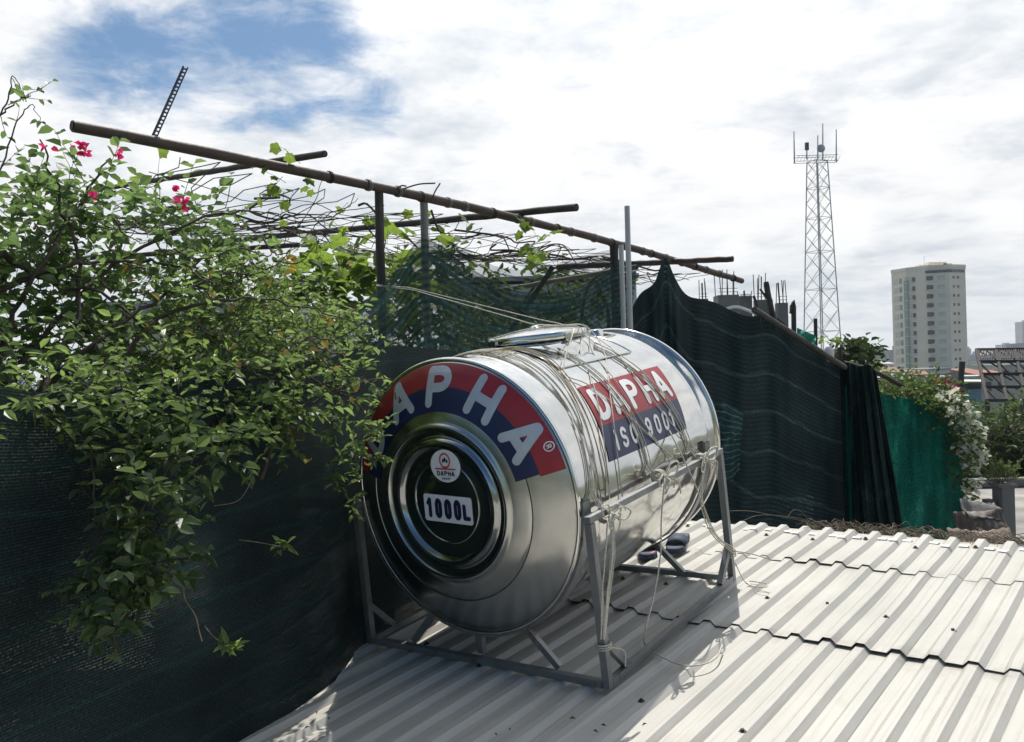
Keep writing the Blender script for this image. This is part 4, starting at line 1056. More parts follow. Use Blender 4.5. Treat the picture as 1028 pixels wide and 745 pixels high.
for k in range(70):
    x, y = rg.uniform(-10, 330), rg.uniform(215, 400); dp = rg.uniform(2.55, 2.9); q = [P(x, y, dp)]
    a = rg.uniform(-0.6, 0.9); l = rg.uniform(30, 90)
    for j in range(1, 5): q.append(P(x + l * j / 4 * math.cos(a), y - l * j / 4 * math.sin(a) + 14 * math.sin(j * 0.8) + rg.uniform(-4, 4), dp + rg.uniform(-0.05, 0.05)))
    branch(bm, q, 0.0032, 0.001, rg, amp=0.003)
obj('foliage', lm, M['leaf_boug'], boug); obj('branches', bm, M['bark'], boug, True)
for x, y, n, r in ((80, 146, 9, 0.02), (87, 153, 7, 0.016), (120, 153, 6, 0.018), (183, 203, 10, 0.017), (46, 150, 4, 0.016), (95, 200, 3, 0.014), (180, 189, 3, 0.010)):
    fm_ = MB(); flower(rg, fm_, P(x, y, 2.62), r, n, 0.024); obj('flower_cluster', fm_, M['pink'], boug)
# --- light green shrub in the middle, reaching over the net
rg = random.Random(102); lm, bm = MB(), MB()
sh = thing('leafy_shrub', 'light green leafy shrub crowding the net between the flowers and the post', 'bush', P(280, 560, 3.2))
for x, y, rx, ry, dp, rd, n in [(250, 310, 60, 35, 3.2, 0.25, 80), (300, 315, 50, 30, 3.35, 0.2, 60), (240, 330, 90, 50, 3.6, 0.25, 90), (220, 340, 60, 45, 2.9, 0.2, 75), (150, 390, 60, 40, 2.65, 0.18, 60), (240, 395, 60, 40, 2.75, 0.15, 60), (310, 340, 40, 30, 3.1, 0.15, 34), (320, 385, 35, 30, 3.0, 0.12, 22), (200, 420, 50, 40, 2.6, 0.12, 42), (270, 425, 35, 22, 2.75, 0.10, 14), (40, 395, 70, 16, 2.15, 0.06, 30), (130, 400, 60, 16, 2.3, 0.06, 30)]:
    c, r = blob(x, y, rx, ry, dp, rd); sprays(rg, lm, bm, c, r, n, (0.022, 0.046), 0.46, (0.09, 0.24), 0.5, gap=0.0165)
for pts in ([(200, 480, 2.6), (240, 400, 2.75), (290, 350, 3.0), (330, 300, 3.3)], [(260, 480, 2.7), (290, 420, 2.85), (340, 390, 2.95), (392, 380, 3.0)], [(150, 470, 2.5), (170, 400, 2.6), (200, 330, 2.9), (250, 260, 3.1)], [(250, 330, 3.0), (300, 370, 2.95), (350, 400, 2.9), (380, 430, 2.85)]):
    branch(bm, [P(*p) for p in pts], 0.007, 0.002, rg, amp=0.008)
for x, y, dp, n in ((345, 400, 2.88, 4), (362, 425, 2.82, 5), (378, 438, 2.78, 4), (335, 425, 2.85, 4), (372, 380, 2.95, 3), (392, 386, 2.95, 3), (345, 460, 2.85, 3), (360, 490, 2.9, 3), (325, 470, 2.85, 3), (380, 372, 3.1, 2), (360, 436, 2.72, 3), (366, 452, 2.72, 3), (352, 455, 2.72, 2), (348, 500, 2.75, 2)):
    sprays(rg, lm, bm, P(x, y, dp), (0.03, 0.03, 0.03), n, (0.024, 0.042), 0.4, (0.05, 0.11), gap=0.012)
obj('foliage', lm, M['leaf_bright'], sh); obj('branches', bm, M['bark'], sh, True)
fm_ = MB()
for k in range(46): flower(rg, fm_, P(rg.uniform(120, 380), rg.uniform(260, 470), rg.uniform(2.5, 2.9)), 0.01, 1, 0.032)
obj('dry_leaves', fm_, leaf_mat('browned leaf', (0.10, 0.065, 0.02), (0.24, 0.20, 0.05), (0.3, 0.24, 0.06)), sh, label='scattered browned and yellowing leaves')
fm_ = MB(); flower(rg, fm_, P(287, 266, 2.9), 0.02, 3, 0.04); obj('yellow_leaf', fm_, M['leaf_yellow'], sh, label='yellowed leaves among the green')
# --- dark glossy shrub, lower left, in front of the dark net
rg = random.Random(103); lm, bm = MB(), MB()
li = thing('glossy_shrub', 'dark glossy leafed shrub hanging low in front of the dark net', 'bush', P(130, 690, 2.1))
for x, y, rx, ry, dp, rd, n in [(150, 465, 60, 35, 2.2, 0.10, 44), (120, 575, 42, 34, 2.08, 0.10, 58), (160, 515, 38, 28, 2.12, 0.08, 26), (115, 605, 34, 22, 2.05, 0.07, 26), (205, 455, 36, 28, 2.3, 0.08, 24), (100, 430, 40, 30, 2.25, 0.08, 26), (150, 555, 30, 22, 2.1, 0.07, 18)]:
    c, r = blob(x, y, rx, ry, dp, rd); sprays(rg, lm, bm, c, r, n, (0.024, 0.054), 0.52, (0.05, 0.12), 0.6, gap=0.0145)
for pts in ([(115, 660, 2.05), (110, 590, 2.1), (120, 520, 2.1), (130, 430, 2.2), (120, 380, 2.3)], [(115, 570, 2.1), (97, 530, 2.12), (95, 500, 2.12), (90, 430, 2.2)], [(120, 560, 2.08), (145, 510, 2.1), (170, 470, 2.2), (190, 420, 2.4)]):
    branch(bm, [P(*p) for p in pts], 0.004, 0.002, rg, amp=0.004)
obj('foliage', lm, M['leaf_lime'], li); obj('branches', bm, M['bark'], li, True)
# --- sprigs poking through the dark net
for k, (x, y, dp, stem, lb) in enumerate([(282, 549, 2.50, [(240, 542), (262, 545), (282, 549)], 'pale green sprig poking through the dark net below the shrub, nearest the tank'), (232, 652, 2.22, [(205, 628), (215, 640), (230, 650)], 'lowest green sprig poking through the dark net near the roof edge')]):
    rg = random.Random(110 + k); lm, bm = MB(), MB()
    t = thing('leaf_sprig', lb, 'sprig', P(stem[0][0], stem[0][1], dp + 0.05))
    q = [P(a, b, dp + 0.03 - 0.015 * i) for i, (a, b) in enumerate(stem)]; bm.tube(wob_path(q, 4), 0.0016, 4)
    for j in range(13):
        d = Vector((rg.uniform(-0.5, 1), rg.uniform(-0.9, 0.2), rg.uniform(-0.5, 0.9))); leaf(lm, q[-1] + Vector((rg.uniform(-0.02, 0.02), 0, rg.uniform(-0.012, 0.012))), d, Vector((0, -0.5, 1)), rg.uniform(0.035, 0.06), 0.014, 0.2, 0.2)
    obj('foliage', lm, M['leaf_bright'], t); obj('stem', bm, M['twig'], t, True)
mb = MB(); mb.tube(wob_path([P(184, 590, 2.2), P(186, 602, 2.19), P(196, 618, 2.18), P(200, 634, 2.17), P(203, 644, 2.17)], 5), 0.0014, 4)
solo('vine_tendril', mb, M['twig'], 'thin bare tendril trailing down the dark net above the lowest sprig', 'tendril')
mb = MB(); mb.tube(wob_path([P(215, 508, 2.42), P(240, 502, 2.44), P(255, 478, 2.46)], 5), 0.0014, 4)
solo('vine_tendril', mb, M['twig'], 'short curved tendril on the dark net above the upper sprig', 'tendril')
# --- gourd vine over the pergola and behind it
rg = random.Random(104); lm, bm = MB(), MB()
gv = thing('gourd_vine', 'bright green broad leaved vine climbing the pergola around the posts', 'vine', P(370, 520, 5.0))
for x, y, rx, ry, dp, rd, n in [(350, 285, 40, 22, 5.0, 0.3, 32), (395, 275, 25, 20, 5.0, 0.3, 18), (320, 275, 36, 16, 5.0, 0.3, 18), (395, 252, 20, 8, 4.9, 0.2, 6), (300, 305, 50, 28, 4.9, 0.3, 26), (420, 290, 14, 22, 5.0, 0.2, 8)]:
    c, r = blob(x, y, rx, ry, dp, rd); sprays(rg, lm, bm, c, r, n, (0.06, 0.115), 0.6, (0.12, 0.3), 0.3, 'lobed', gap=0.06)
for x, y, n in ((530, 246, 3), (540, 248, 2), (517, 252, 1), (464, 240, 1), (490, 256, 1), (350, 205, 1), (365, 218, 1), (330, 220, 1), (290, 190, 2), (265, 190, 2), (160, 190, 2), (300, 168, 2), (285, 172, 1), (415, 235, 1)):
    sprays(rg, lm, bm, P(x, y, 5.0 if x > 300 else 3.9), (0.05, 0.05, 0.03), n, (0.05, 0.09) if x > 300 else (0.035, 0.055), 0.6, (0.05, 0.10), 0.2, 'lobed', gap=0.05)
obj('foliage', lm, M['leaf_gourd'], gv); obj('stem', bm, M['bark'], gv, True)
# --- bushes behind the green net
rg = random.Random(105); lm, bm = MB(), MB()
bb = thing('background_bush', 'dark bush seen through the sagging green net behind the hatch', 'bush', P(520, 480, 7.5))
for x, y, rx, ry, dp, rd, n in [(400, 330, 50, 40, 6.2, 0.4, 60), (450, 300, 40, 30, 6.5, 0.4, 50), (470, 345, 60, 35, 6.8, 0.4, 70), (540, 340, 50, 25, 7.2, 0.4, 55), (590, 335, 40, 25, 7.4, 0.4, 45), (440, 280, 20, 20, 6.3, 0.3, 22), (370, 345, 55, 45, 6.0, 0.3, 90), (560, 300, 60, 20, 7.6, 0.3, 50), (530, 300, 14, 25, 7.3, 0.2, 16)]:
    c, r = blob(x, y, rx, ry, dp, rd); sprays(rg, lm, bm, c, r, n, (0.06, 0.10), 0.5, (0.2, 0.45), 0.3, gap=0.05, twr=0.003)
for pts in ([(500, 400, 7.0), (515, 330, 7.1), (545, 280, 7.2), (590, 262, 7.2)], [(600, 380, 7.4), (612, 330, 7.4), (600, 290, 7.4), (575, 272, 7.4)], [(560, 380, 7.3), (556, 320, 7.3), (548, 275, 7.3)], [(590, 380, 7.0), (583, 320, 7.0), (596, 280, 7.0), (625, 268, 7.0)], [(480, 400, 7.0), (492, 340, 7.0), (486, 290, 7.0)], [(640, 330, 7.2), (610, 305, 7.2), (598, 282, 7.2)]):
    branch(bm, [P(*p) for p in pts], 0.022, 0.006, rg, amp=0.01)
obj('foliage', lm, M['leaf_far2'], bb); obj('branches', bm, M['bark'], bb, True)
# --- white bougainvillea by the teal mesh
rg = random.Random(106); lm, bm = MB(), MB()
wb = thing('white_bougainvillea', 'flowering bush with white blossoms spilling over the teal mesh screen', 'bush', P(950, 545, 8.6))
for x, y, rx, ry, dp, rd, n in [(925, 400, 28, 18, 8.4, 0.3, 90), (948, 425, 24, 30, 8.5, 0.3, 110), (958, 460, 16, 40, 8.5, 0.3, 90), (905, 388, 20, 8, 8.4, 0.2, 26), (940, 395, 20, 14, 8.4, 0.2, 50), (960, 500, 8, 25, 8.5, 0.2, 22), (930, 440, 14, 25, 8.6, 0.2, 40), (895, 386, 12, 4, 8.2, 0.2, 14), (946, 418, 12, 14, 7.95, 0.15, 18), (962, 462, 6, 30, 7.95, 0.15, 26), (925, 392, 20, 5, 7.9, 0.15, 26), (968, 430, 10, 34, 8.0, 0.2, 50)]:
    c, r = blob(x, y, rx, ry, dp, rd); sprays(rg, lm, bm, c, r, int(n * 1.3), (0.04, 0.07), 0.6, (0.08, 0.20), 0.4, gap=0.032, twr=0.003)
for pts in ([(955, 560, 8.6), (950, 490, 8.6), (940, 430, 8.5), (915, 395, 8.4)], [(955, 540, 8.6), (962, 480, 8.5), (968, 440, 8.5), (975, 470, 8.4)]): branch(bm, [P(*p) for p in pts], 0.025, 0.006, rg)
obj('foliage', lm, M['leaf_far2'], wb); obj('branches', bm, M['bark'], wb, True)
for x, y, n, r in ((958, 398, 16, 0.05), (968, 412, 26, 0.06), (974, 425, 30, 0.07), (979, 432, 20, 0.05), (970, 445, 24, 0.06), (980, 455, 24, 0.06), (975, 470, 20, 0.06), (985, 460, 12, 0.05), (972, 488, 14, 0.05), (978, 495, 12, 0.04), (962, 425, 14, 0.05), (955, 412, 10, 0.04), (980, 487, 10, 0.03), (948, 400, 10, 0.05), (966, 456, 14, 0.05), (985, 510, 5, 0.03)):
    fm_ = MB(); flower(rg, fm_, P(x, y, 7.95), r * 1.5, int(n * 1.4), 0.055); obj('flower_cluster', fm_, M['whitefl'], wb)
for x, y in ((950, 387), (957, 392), (942, 385)):
    fm_ = MB(); flower(rg, fm_, P(x, y, 8.3), 0.05, 9, 0.05); obj('flower_cluster', fm_, M['pink'], wb, label='reddish blossoms')
# --- leaves sprouting along the fence top
rg = random.Random(107); lm, bm = MB(), MB()
fv = thing('fence_creeper', 'yellow green creeper leaves sprouting on top of the black net fence', 'vine', P(830, 372, 7.4))
for x, y, rx, ry, dp, n in ((830, 343, 9, 3, 7.6, 7), (868, 366, 10, 3, 7.9, 4), (888, 378, 14, 4, 8.2, 8), (906, 384, 12, 4, 8.3, 8)):
    c, r = blob(x, y, rx, ry, dp, 0.1); sprays(rg, lm, bm, c, r, n, (0.04, 0.065), 0.5, (0.05, 0.12), 0.3, gap=0.03)
obj('foliage', lm, M['leaf_gourd'], fv); obj('stem', bm, M['bark'], fv, True)

# ============================================================ FENCE POLES ALONG THE BLACK NET
def solo_pole(pts, r, mt, name, label, cat, n=10, group=None):
    mb = MB(); q = wob_path([P(*p) for p in pts], 5, r * 0.08); mb.tube(q, r, n)
    return solo(name, mb, M[mt], label, cat, group, True, angle=50)
solo_pole([(757, 311, 6.55), (800, 338, 6.95), (848, 369, 7.45)], 0.026, 'midpole', 'top_pole', 'grey pole lying slanted along the top of the black net', 'pole')
solo_pole([(846, 364, 7.5), (880, 374, 7.9), (925, 399, 8.2)], 0.022, 'darkpole', 'top_pole', 'thin dark pole running on from the black net to the flowering bush', 'pole')
mb = MB(); mb.tube(wob_path([P(779, 330, 6.85), P(772, 300, 6.85), P(769, 283, 6.85)], 4), [0.024] * 8 + [0.02], 8); mb.tube(wob_path([P(773, 302, 6.85), P(768, 297, 6.85), P(763, 290, 6.85)], 4), 0.009, 6)
solo('forked_stick', mb, M['darkpole'], 'forked dark stick standing up behind the slanted pole end', 'stick')
solo_pole([(764, 330, 6.8), (760, 308, 6.8), (756.5, 297, 6.8)], 0.011, 'darkpole', 'thin_stick', 'thin leaning stick next to the slanted pole end', 'stick', 6)
solo_pole([(799, 640, 7.3), (797, 330, 7.3), (794.5, 315, 7.3)], 0.022, 'darkpole', 'fence_post', 'short weathered post stub behind the slanted pole', 'post', 8)
solo_pole([(820, 640, 7.6), (819, 350, 7.6), (818.5, 322, 7.6)], 0.017, 'darkpole', 'fence_post', 'thin upright post beside the scrap of green tarp', 'post', 8)
solo_pole([(843, 640, 7.9), (843, 380, 7.9), (843, 349, 7.9)], 0.022, 'darkpole', 'fence_post', 'dark post where the folded net is gathered', 'post', 8)
mb = MB(); mb.grid([[P(800 + 19 * i / 8, 329 + 8 * i / 8 + (11 - 3 * i / 8) * j / 4, 7.05 + 0.03 * math.sin(i + j)) for i in range(9)] for j in range(5)])
solo('green_tarp', mb, M['teal_tarp'], 'scrap of bright green tarp showing above the black net', 'tarp', smooth=True)
mb = MB(); mb.ico(P(832, 355, 7.35), 0.085, 0.12, (0.55, 0.3, 0.8), 10)
solo('plastic_bag', mb, M['bag'], 'crumpled white and red printed plastic bag on the net top', 'bag', smooth=True)
solo_pole([(972, 560, 40), (965, 400, 40), (966, 363, 40)], 0.14, 'darkpole', 'utility_pole', 'dark utility pole beside the blue house', 'pole', 8)

# ============================================================ NEIGHBOUR TERRACE
zt = H - 1.75
mb = MB()
x0, x1, y0, y1 = -3.5, 9.0, 5.15, 11.5
mb.box(((x0 + x1) / 2, (y0 + y1) / 2, zt - 0.12), ((x1 - x0) / 2, 0, 0), (0, (y1 - y0) / 2, 0), (0, 0, 0.12))
ter = thing('terrace_house', 'low concrete terrace beyond the roof, half hidden by the nets', 'building', ((x0 + x1) / 2, y0, 0))
obj('floor_slab', mb, M['slab'], ter)
mb = MB(); mb.box(((x0 + x1) / 2, (y0 + y1) / 2 + 0.1, (zt - 0.24) / 2), ((x1 - x0) / 2 - 0.2, 0, 0), (0, (y1 - y0) / 2 - 0.3, 0), (0, 0, (zt - 0.24) / 2)); obj('wall', mb, M['housewall'], ter)
mb = MB(); mb.box(((x0 + x1) / 2, y1 - 0.08, zt + 0.07), ((x1 - x0) / 2, 0, 0), (0, 0.08, 0), (0, 0, 0.05)); obj('parapet', mb, M['conc'], ter)
# concrete post with potted plant
cp = P(1008, 520, 7.6)
mb = MB(); top = P(1008, 488, 7.6).z; mb.box((cp.x, cp.y, (zt + top) / 2), (0.062, 0.01, 0), (-0.01, 0.062, 0), (0, 0, (top - zt) / 2)); mb.box((cp.x, cp.y, top + 0.012), (0.085, 0, 0), (0, 0.085, 0), (0, 0, 0.012))
mb.box((cp.x - 0.115, cp.y + 0.02, (zt + top) / 2 - 0.06), (0.035, 0.01, 0), (-0.01, 0.05, 0), (0, 0, (top - zt) / 2 - 0.06))
solo('concrete_post', mb, M['conc'], 'rough grey concrete post with a weedy plant on its top', 'post')
rg = random.Random(120); lm, bm = MB(), MB(); t = thing('weedy_plant', 'scraggly pale plant growing on the concrete post', 'plant', (cp.x, cp.y, top + 0.024))
for k in range(46):
    b = Vector((cp.x + rg.uniform(-0.08, 0.06), cp.y + rg.uniform(-0.06, 0.06), top + 0.026)); d = Vector((rg.uniform(-1, 1) - 0.2, rg.uniform(-0.6, 0.6), rg.uniform(0.4, 1.5))).normalized(); l = rg.uniform(0.1, 0.3)
    q = [b, b + d * l * 0.5, b + d * l - Vector((0, 0, 0.04))]; bm.tube(q, 0.0028, 3, False)
    for j in range(5):
        leaf(lm, q[1].lerp(q[2], j / 4), d + Vector((rg.uniform(-1, 1), rg.uniform(-1, 1), rg.uniform(-0.5, 0.5))), Vector((0, 0, 1)), 0.045, 0.014)
obj('foliage', lm, M['leaf_far2'], t); obj('stem', bm, M['twig'], t)
# scrap sheets leaning
def corr(name, c, ex, ey, nx, amp, label, mt):
    mb = MB(); nrm = Vector(ex).cross(Vector(ey)).normalized(); c, ex, ey = Vector(c), Vector(ex), Vector(ey)
    mb.grid([[c + ex * (i / nx - 0.5) + ey * (j / 6 - 0.5) + nrm * amp * math.sin(i * 1.57) + nrm * 0.02 * math.sin(j * 1.3 + i * 0.2) for i in range(nx + 1)] for j in range(7)])
    o = solo(name, mb, M[mt], label, 'metal sheet', 'scrap sheets on the terrace', smooth=True)
    sm = o.modifiers.new('thick', 'SOLIDIFY'); sm.thickness = 0.003
corr('scrap_sheet', P(986, 512, 7.2), (0.34, 0.05, -0.02), (0.03, 0.22, 0.12), 20, 0.006, 'crumpled grey metal sheet topmost of the scrap beside the teal mesh', 'conc')
corr('scrap_sheet', P(985, 527, 7.1), (0.42, 0.0, 0.02), (0.0, 0.12, 0.22), 28, 0.008, 'rust brown corrugated scrap leaning below the crumpled sheet', 'scrap')
corr('scrap_sheet', P(990, 542, 6.6), (0.5, 0.0, 0.0), (0.0, 0.25, 0.12), 28, 0.008, 'rust stained corrugated scrap lowest beside the roof edge', 'scrap')
# pale house behind the leaves
mb = MB(); hx0, hx1 = P(95, 350, 10.5).x, P(275, 350, 10.5).x; htop = P(200, 318, 10.5).z
ph_ = thing('pale_house', 'pale plastered house glimpsed through the leaves behind the pergola', 'house', ((hx0 + hx1) / 2, 12.5, 0))
mb.box(((hx0 + hx1) / 2, 12.7, htop / 2), ((hx1 - hx0) / 2, 0, 0), (0, 2.2, 0), (0, 0, htop / 2)); obj('wall', mb, M['whitewall'], ph_)
mb = MB(); mb.box(((hx0 + hx1) / 2, 12.6, htop + 0.09), ((hx1 - hx0) / 2 + 0.2, 0, 0), (0, 2.5, 0), (0, 0, 0.09)); obj('roof', mb, M['greyroof'], ph_)
mb = MB(); mb.box(P(215, 362, 10.45) , (0.4, 0, 0), (0, 0.03, 0), (0, 0, 0.5)); obj('window', mb, M['glass'], ph_)
# grey house behind the green net
mb = MB(); gx0, gx1 = P(440, 330, 16).x, P(640, 330, 16).x; gt = P(560, 284, 16).z
gh = thing('grey_house', 'blue grey house wall seen through the thin mesh behind the hatch', 'house', ((gx0 + gx1) / 2, 18, 0))
mb.box(((gx0 + gx1) / 2, 18, gt / 2), ((gx1 - gx0) / 2, 0, 0), (0, 2.0, 0), (0, 0, gt / 2)); obj('wall', mb, mat('blue grey wall', (0.40, 0.45, 0.50), 0.85, 0, 0.12, 0.8), gh)
mb = MB(); mb.box(((gx0 + gx1) / 2, 18, gt + 0.1), ((gx1 - gx0) / 2 + 0.05, 0, 0), (0, 2.05, 0), (0, 0, 0.04)); obj('roof', mb, M['greyroof'], gh)
for x in (478, 510, 560): 
    mb = MB(); mb.box(P(x, 330, 15.97), (0.35, 0, 0), (0, 0.03, 0), (0, 0, 0.45)); obj('window', mb, M['glass'], gh)

# ============================================================ UNFINISHED BUILDING
ub = thing('unfinished_building', 'unfinished concrete building with bare columns and rebar behind the black net', 'building', (7.6, 27, 0))
rg = random.Random(130)
slab_z = P(760, 345, 26).z
mb = MB(); mb.box((5.9, 29.5, slab_z / 2), (2.6, 0, 0), (0, 4.0, 0), (0, 0, slab_z / 2)); obj('frame_block', mb, M['conc'], ub)
for (xa, xb, yt, yr, dp, nr) in ((721, 742, 296, 270, 26, 7), (743, 755, 297, 291, 26.5, 4), (759, 769, 301, 275, 27, 6), (781, 791, 304, 278, 27, 6), (703, 711, 300, 280, 28, 5), (769, 776, 301, 297, 30, 2), (664, 672, 300, 284, 30, 4)):
    a, b = P(xa, yt, dp), P(xb, yt, dp); w = (b.x - a.x) / 2; c = (a + b) / 2
    mb = MB(); mb.box((c.x, c.y + w, (slab_z + c.z) / 2), (w, 0, 0), (0, w, 0), (0, 0, (c.z - slab_z) / 2)); col = obj('column', mb, M['conc'], ub)
    hgt = P(xa, yr, dp).z - c.z; mb = MB()
    for k in range(nr):
        px = c.x - w * 0.85 + 1.7 * w * k / max(1, nr - 1); py = c.y + w * (0.25 if k % 2 else 1.7); l = hgt * rg.uniform(0.75, 1.05)
        mb.tube([(px, py, c.z - 0.05), (px + rg.uniform(-0.05, 0.05), py, c.z + l)], 0.014, 5)
    for q in (0.12, 0.25): mb.tube([(c.x - w * 0.9, c.y + w * 0.2, c.z + hgt * q), (c.x + w * 0.9, c.y + w * 0.2, c.z + hgt * q)], 0.010, 4)
    obj('rebar', mb, M['rebar'], col)
mb = MB(); mb.tube(wob_path([P(724, 312, 25.5), P(738, 308, 25.5), P(752, 312, 25.5), P(765, 318, 25.5)], 4), 0.05, 5); obj('loose_hose', mb, M['tab'], ub)

# ============================================================ ANTENNA TOWER
AD = 115.0
at = thing('antenna_tower', 'tall grey lattice antenna tower with whip aerials and a dish', 'tower', Vector((P(827, 400, AD).x, AD, 0)))
bx = P(822.5, 340, AD); ztop = P(821, 162, AD).z; zb = 0.0
def half(z):
    zr = P(821, 335, AD).z; return 1.05 + (1.85 - 1.05) * (ztop - z) / (ztop - zr)
ang = math.radians(22)
def leg(k, z):
    h = half(z); a = ang + math.pi / 2 * k + math.pi / 4; r = h * 1.25
    return Vector((at.location.x - (z - bx.z) * 0.0 + r * math.cos(a), AD + r * math.sin(a), z))
for k in range(4):
    mb = MB(); mb.tube([leg(k, zb), leg(k, ztop)], 0.075, 6); obj('leg', mb, M['tower'], at)
zs = [ztop]
while zs[-1] > zb + 3: zs.append(zs[-1] - 1.35 * half(zs[-1]) * 1.25)
for k in range(4):
    mb = MB()
    for i in range(len(zs) - 1):
        za, zc = zs[i], zs[i + 1]
        mb.tube([leg(k, za), leg((k + 1) % 4, zc)], 0.036, 4); mb.tube([leg((k + 1) % 4, za), leg(k, zc)], 0.036, 4)
        if i % 2 == 0: mb.tube([leg(k, za), leg((k + 1) % 4, za)], 0.04, 4)
    obj('bracing', mb, M['tower'], at)
mb = MB(); tx = at.location.x
zl = ztop; 
for dy in (-0.6, 0.6):
    for dz in (0.0, 0.75): mb.bar(P(798, 163, AD) + Vector((0, dy, dz)), P(840, 162, AD) + Vector((0, dy, dz)), 0.065, 0.065)
for k in range(13):
    a = P(798 + 3.4 * k, 163, AD); mb.bar(a + Vector((0, -0.6, 0)), a + Vector((0.45, -0.6, 0.75)), 0.045, 0.045)
obj('platform', mb, M['tower'], at)
for x, yt, yb_ in ((797, 132, 164), (839.5, 130, 163), (826, 124, 160), (821, 136, 160), (810, 146, 160)):
    mb = MB(); mb.tube([P(x + (0.6 if x < 800 else 0), yb_, AD), P(x, yt, AD)], [0.11, 0.06], 6); obj('whip_aerial', mb, M['tower'], at)
mb = MB(); dc = P(821.5, 151, AD) + Vector((0, -0.8, 0)); mb.lathe([(0.0, 0.0), (0.33, 0.04), (0.55, 0.18), (0.55, 0.24), (0.0, 0.24)], dc, Vector((0, -1, 0)), Vector((1, 0, 0)), Vector((0, 0, 1)), 20); obj('dish', mb, M['tower'], at, True)
mb = MB(); mb.box(P(810, 147, AD), (0.22, 0, 0), (0, 0.2, 0), (0, 0, 0.5)); obj('junction_box', mb, M['slot'], at)

# ============================================================ APARTMENT TOWER
BD = 300.0
bl, brr = P(896.5, 340, BD).x, P(968.5, 340, BD).x; bcx = (bl + brr) / 2; hw_ = (brr - bl) / 2; btop = P(932, 268, BD).z; bcx *= (BD + hw_) / BD; hw_ *= 0.96
ap = thing('apartment_tower', 'tall pale faceted apartment tower standing alone on the right', 'building', Vector((bcx, BD + hw_, 0)))
# plan: chamfered polygon
VA = math.atan2(bcx, BD)
plan = [(-hw_, hw_ * 0.8), (-hw_, -0.15 * hw_), (-0.58 * hw_, -0.74 * hw_), (0.0, -1.0 * hw_), (0.58 * hw_, -0.86 * hw_), (hw_, -0.2 * hw_), (hw_, hw_ * 0.8)]
plan = [(x * math.cos(-VA) - y * 0.7 * math.sin(-VA), x * math.sin(-VA) + y * 0.7 * math.cos(-VA)) for x, y in plan]
base = Vector((bcx, BD + hw_, 0)) * 1.0
mb = MB(); mb.grid([[base + Vector((x, y, z)) for x, y in plan] for z in (0, btop)], closed=True); mb.f.append(tuple(range(len(plan), 2 * len(plan)))); obj('wall', mb, M['towerwall'], ap)
mb = MB(); mb.grid([[base + Vector((x * s, y * s, z)) for x, y in plan] for z, s in ((btop - 0.1, 1.015), (btop + 1.0, 1.015), (btop + 1.0, 0.97), (btop + 0.3, 0.97))], closed=True); mb.f.append(tuple(range(3 * len(plan), 4 * len(plan)))); obj('parapet', mb, M['towerwall'], ap)
def facade(i, t, z, off=0.06):
    (xa, ya), (xb, yb) = plan[i], plan[i + 1]; d = Vector((xb - xa, yb - ya, 0)); n = Vector((d.y, -d.x, 0)).normalized(); 
    if n.y > 0: n = -n
    return base + Vector((xa, ya, 0)) + d * t + n * off + Vector((0, 0, z)), d.normalized(), n
# window kinds: (facade, position along it, half width, half height, material)
kinds = [(1, 0.30, 0.9, 1.0, 'glass_pale'), (1, 0.62, 0.55, 0.95, 'towergreen'), (2, 0.10, 1.1, 1.0, 'glass_pale'), (2, 0.36, 0.5, 0.8, 'glass'), (3, 0.06, 0.85, 0.8, 'glass'), (3, 0.20, 0.4, 0.7, 'glass'), (3, 0.62, 1.2, 0.8, 'glass_pale'), (4, 0.25, 0.42, 0.45, 'glass'), (4, 0.52, 0.42, 0.45, 'glass')]
fl = 3.25; nfl = 12
for (i, t, hw2, hh2, mt) in kinds:
    me0 = None
    for f in range(nfl):
        z = btop - 3.6 - f * fl
        p, d, n = facade(i, t, z)
        if me0 is None:
            mb = MB(); mb.box(p, d * hw2, n * 0.06, Vector((0, 0, hh2))); o = obj('window', mb, M[mt], ap); me0 = o; z0 = z
        else:
            o = me0.copy(); C.objects.link(o); o.parent = ap; o.location = me0.location + Vector((0, 0, z - z0))
for i, t, hwd, off in ((3, 0.10, 1.9, 0.35), (2, 0.14, 1.9, 0.25)):
    me0 = None
    for f in range(nfl):
        z = btop - 4.7 - f * fl
        if me0 is None:
            p, d, n = facade(i, t, z, off); mb = MB(); mb.box(p, d * hwd, n * off, Vector((0, 0, 0.14))); me0 = obj('balcony_ledge', mb, M['towerwall'], ap); z0 = z
        else:
            o = me0.copy(); C.objects.link(o); o.parent = ap; o.location = me0.location + Vector((0, 0, z - z0))
mb = MB(); p, d, n = facade(2, 0.0, btop / 2 - 1.5, 0.10); p2, d2, n2 = facade(1, 0.985, btop / 2 - 1.5, 0.10)
mb.box(p2, d2 * 0.9, n2 * 0.12, Vector((0, 0, btop / 2 - 2.2))); obj('green_glazing', mb, M['towergreen'], ap)
for t, w in ((0.15, 1.8), (0.45, 1.2), (0.8, 2.2)):
    p, d, n = facade(3, t, btop - 1.3, 0.07); mb = MB(); mb.box(p, d * w, n * 0.07, Vector((0, 0, 0.5))); obj('roof_opening', mb, M['glass'], ap)
for t, w in ((0.2, 2.0), (0.7, 1.8)):
    p, d, n = facade(4, t, btop - 1.3, 0.07); mb = MB(); mb.box(p, d * w, n * 0.07, Vector((0, 0, 0.5))); obj('roof_opening', mb, M['glass'], ap)
for dx, w, h in ((-0.25, 2.0, 1.1), (0.15, 3.2, 2.0), (0.45, 1.6, 1.5)):
    mb = MB(); mb.box(base + Vector((dx * hw_, -0.2 * hw_, btop + 0.3 + h / 2)), (w, 0, 0), (0, 1.5, 0), (0, 0, h / 2 + 0.3)); obj('rooftop_room', mb, M['towerwall'], ap)
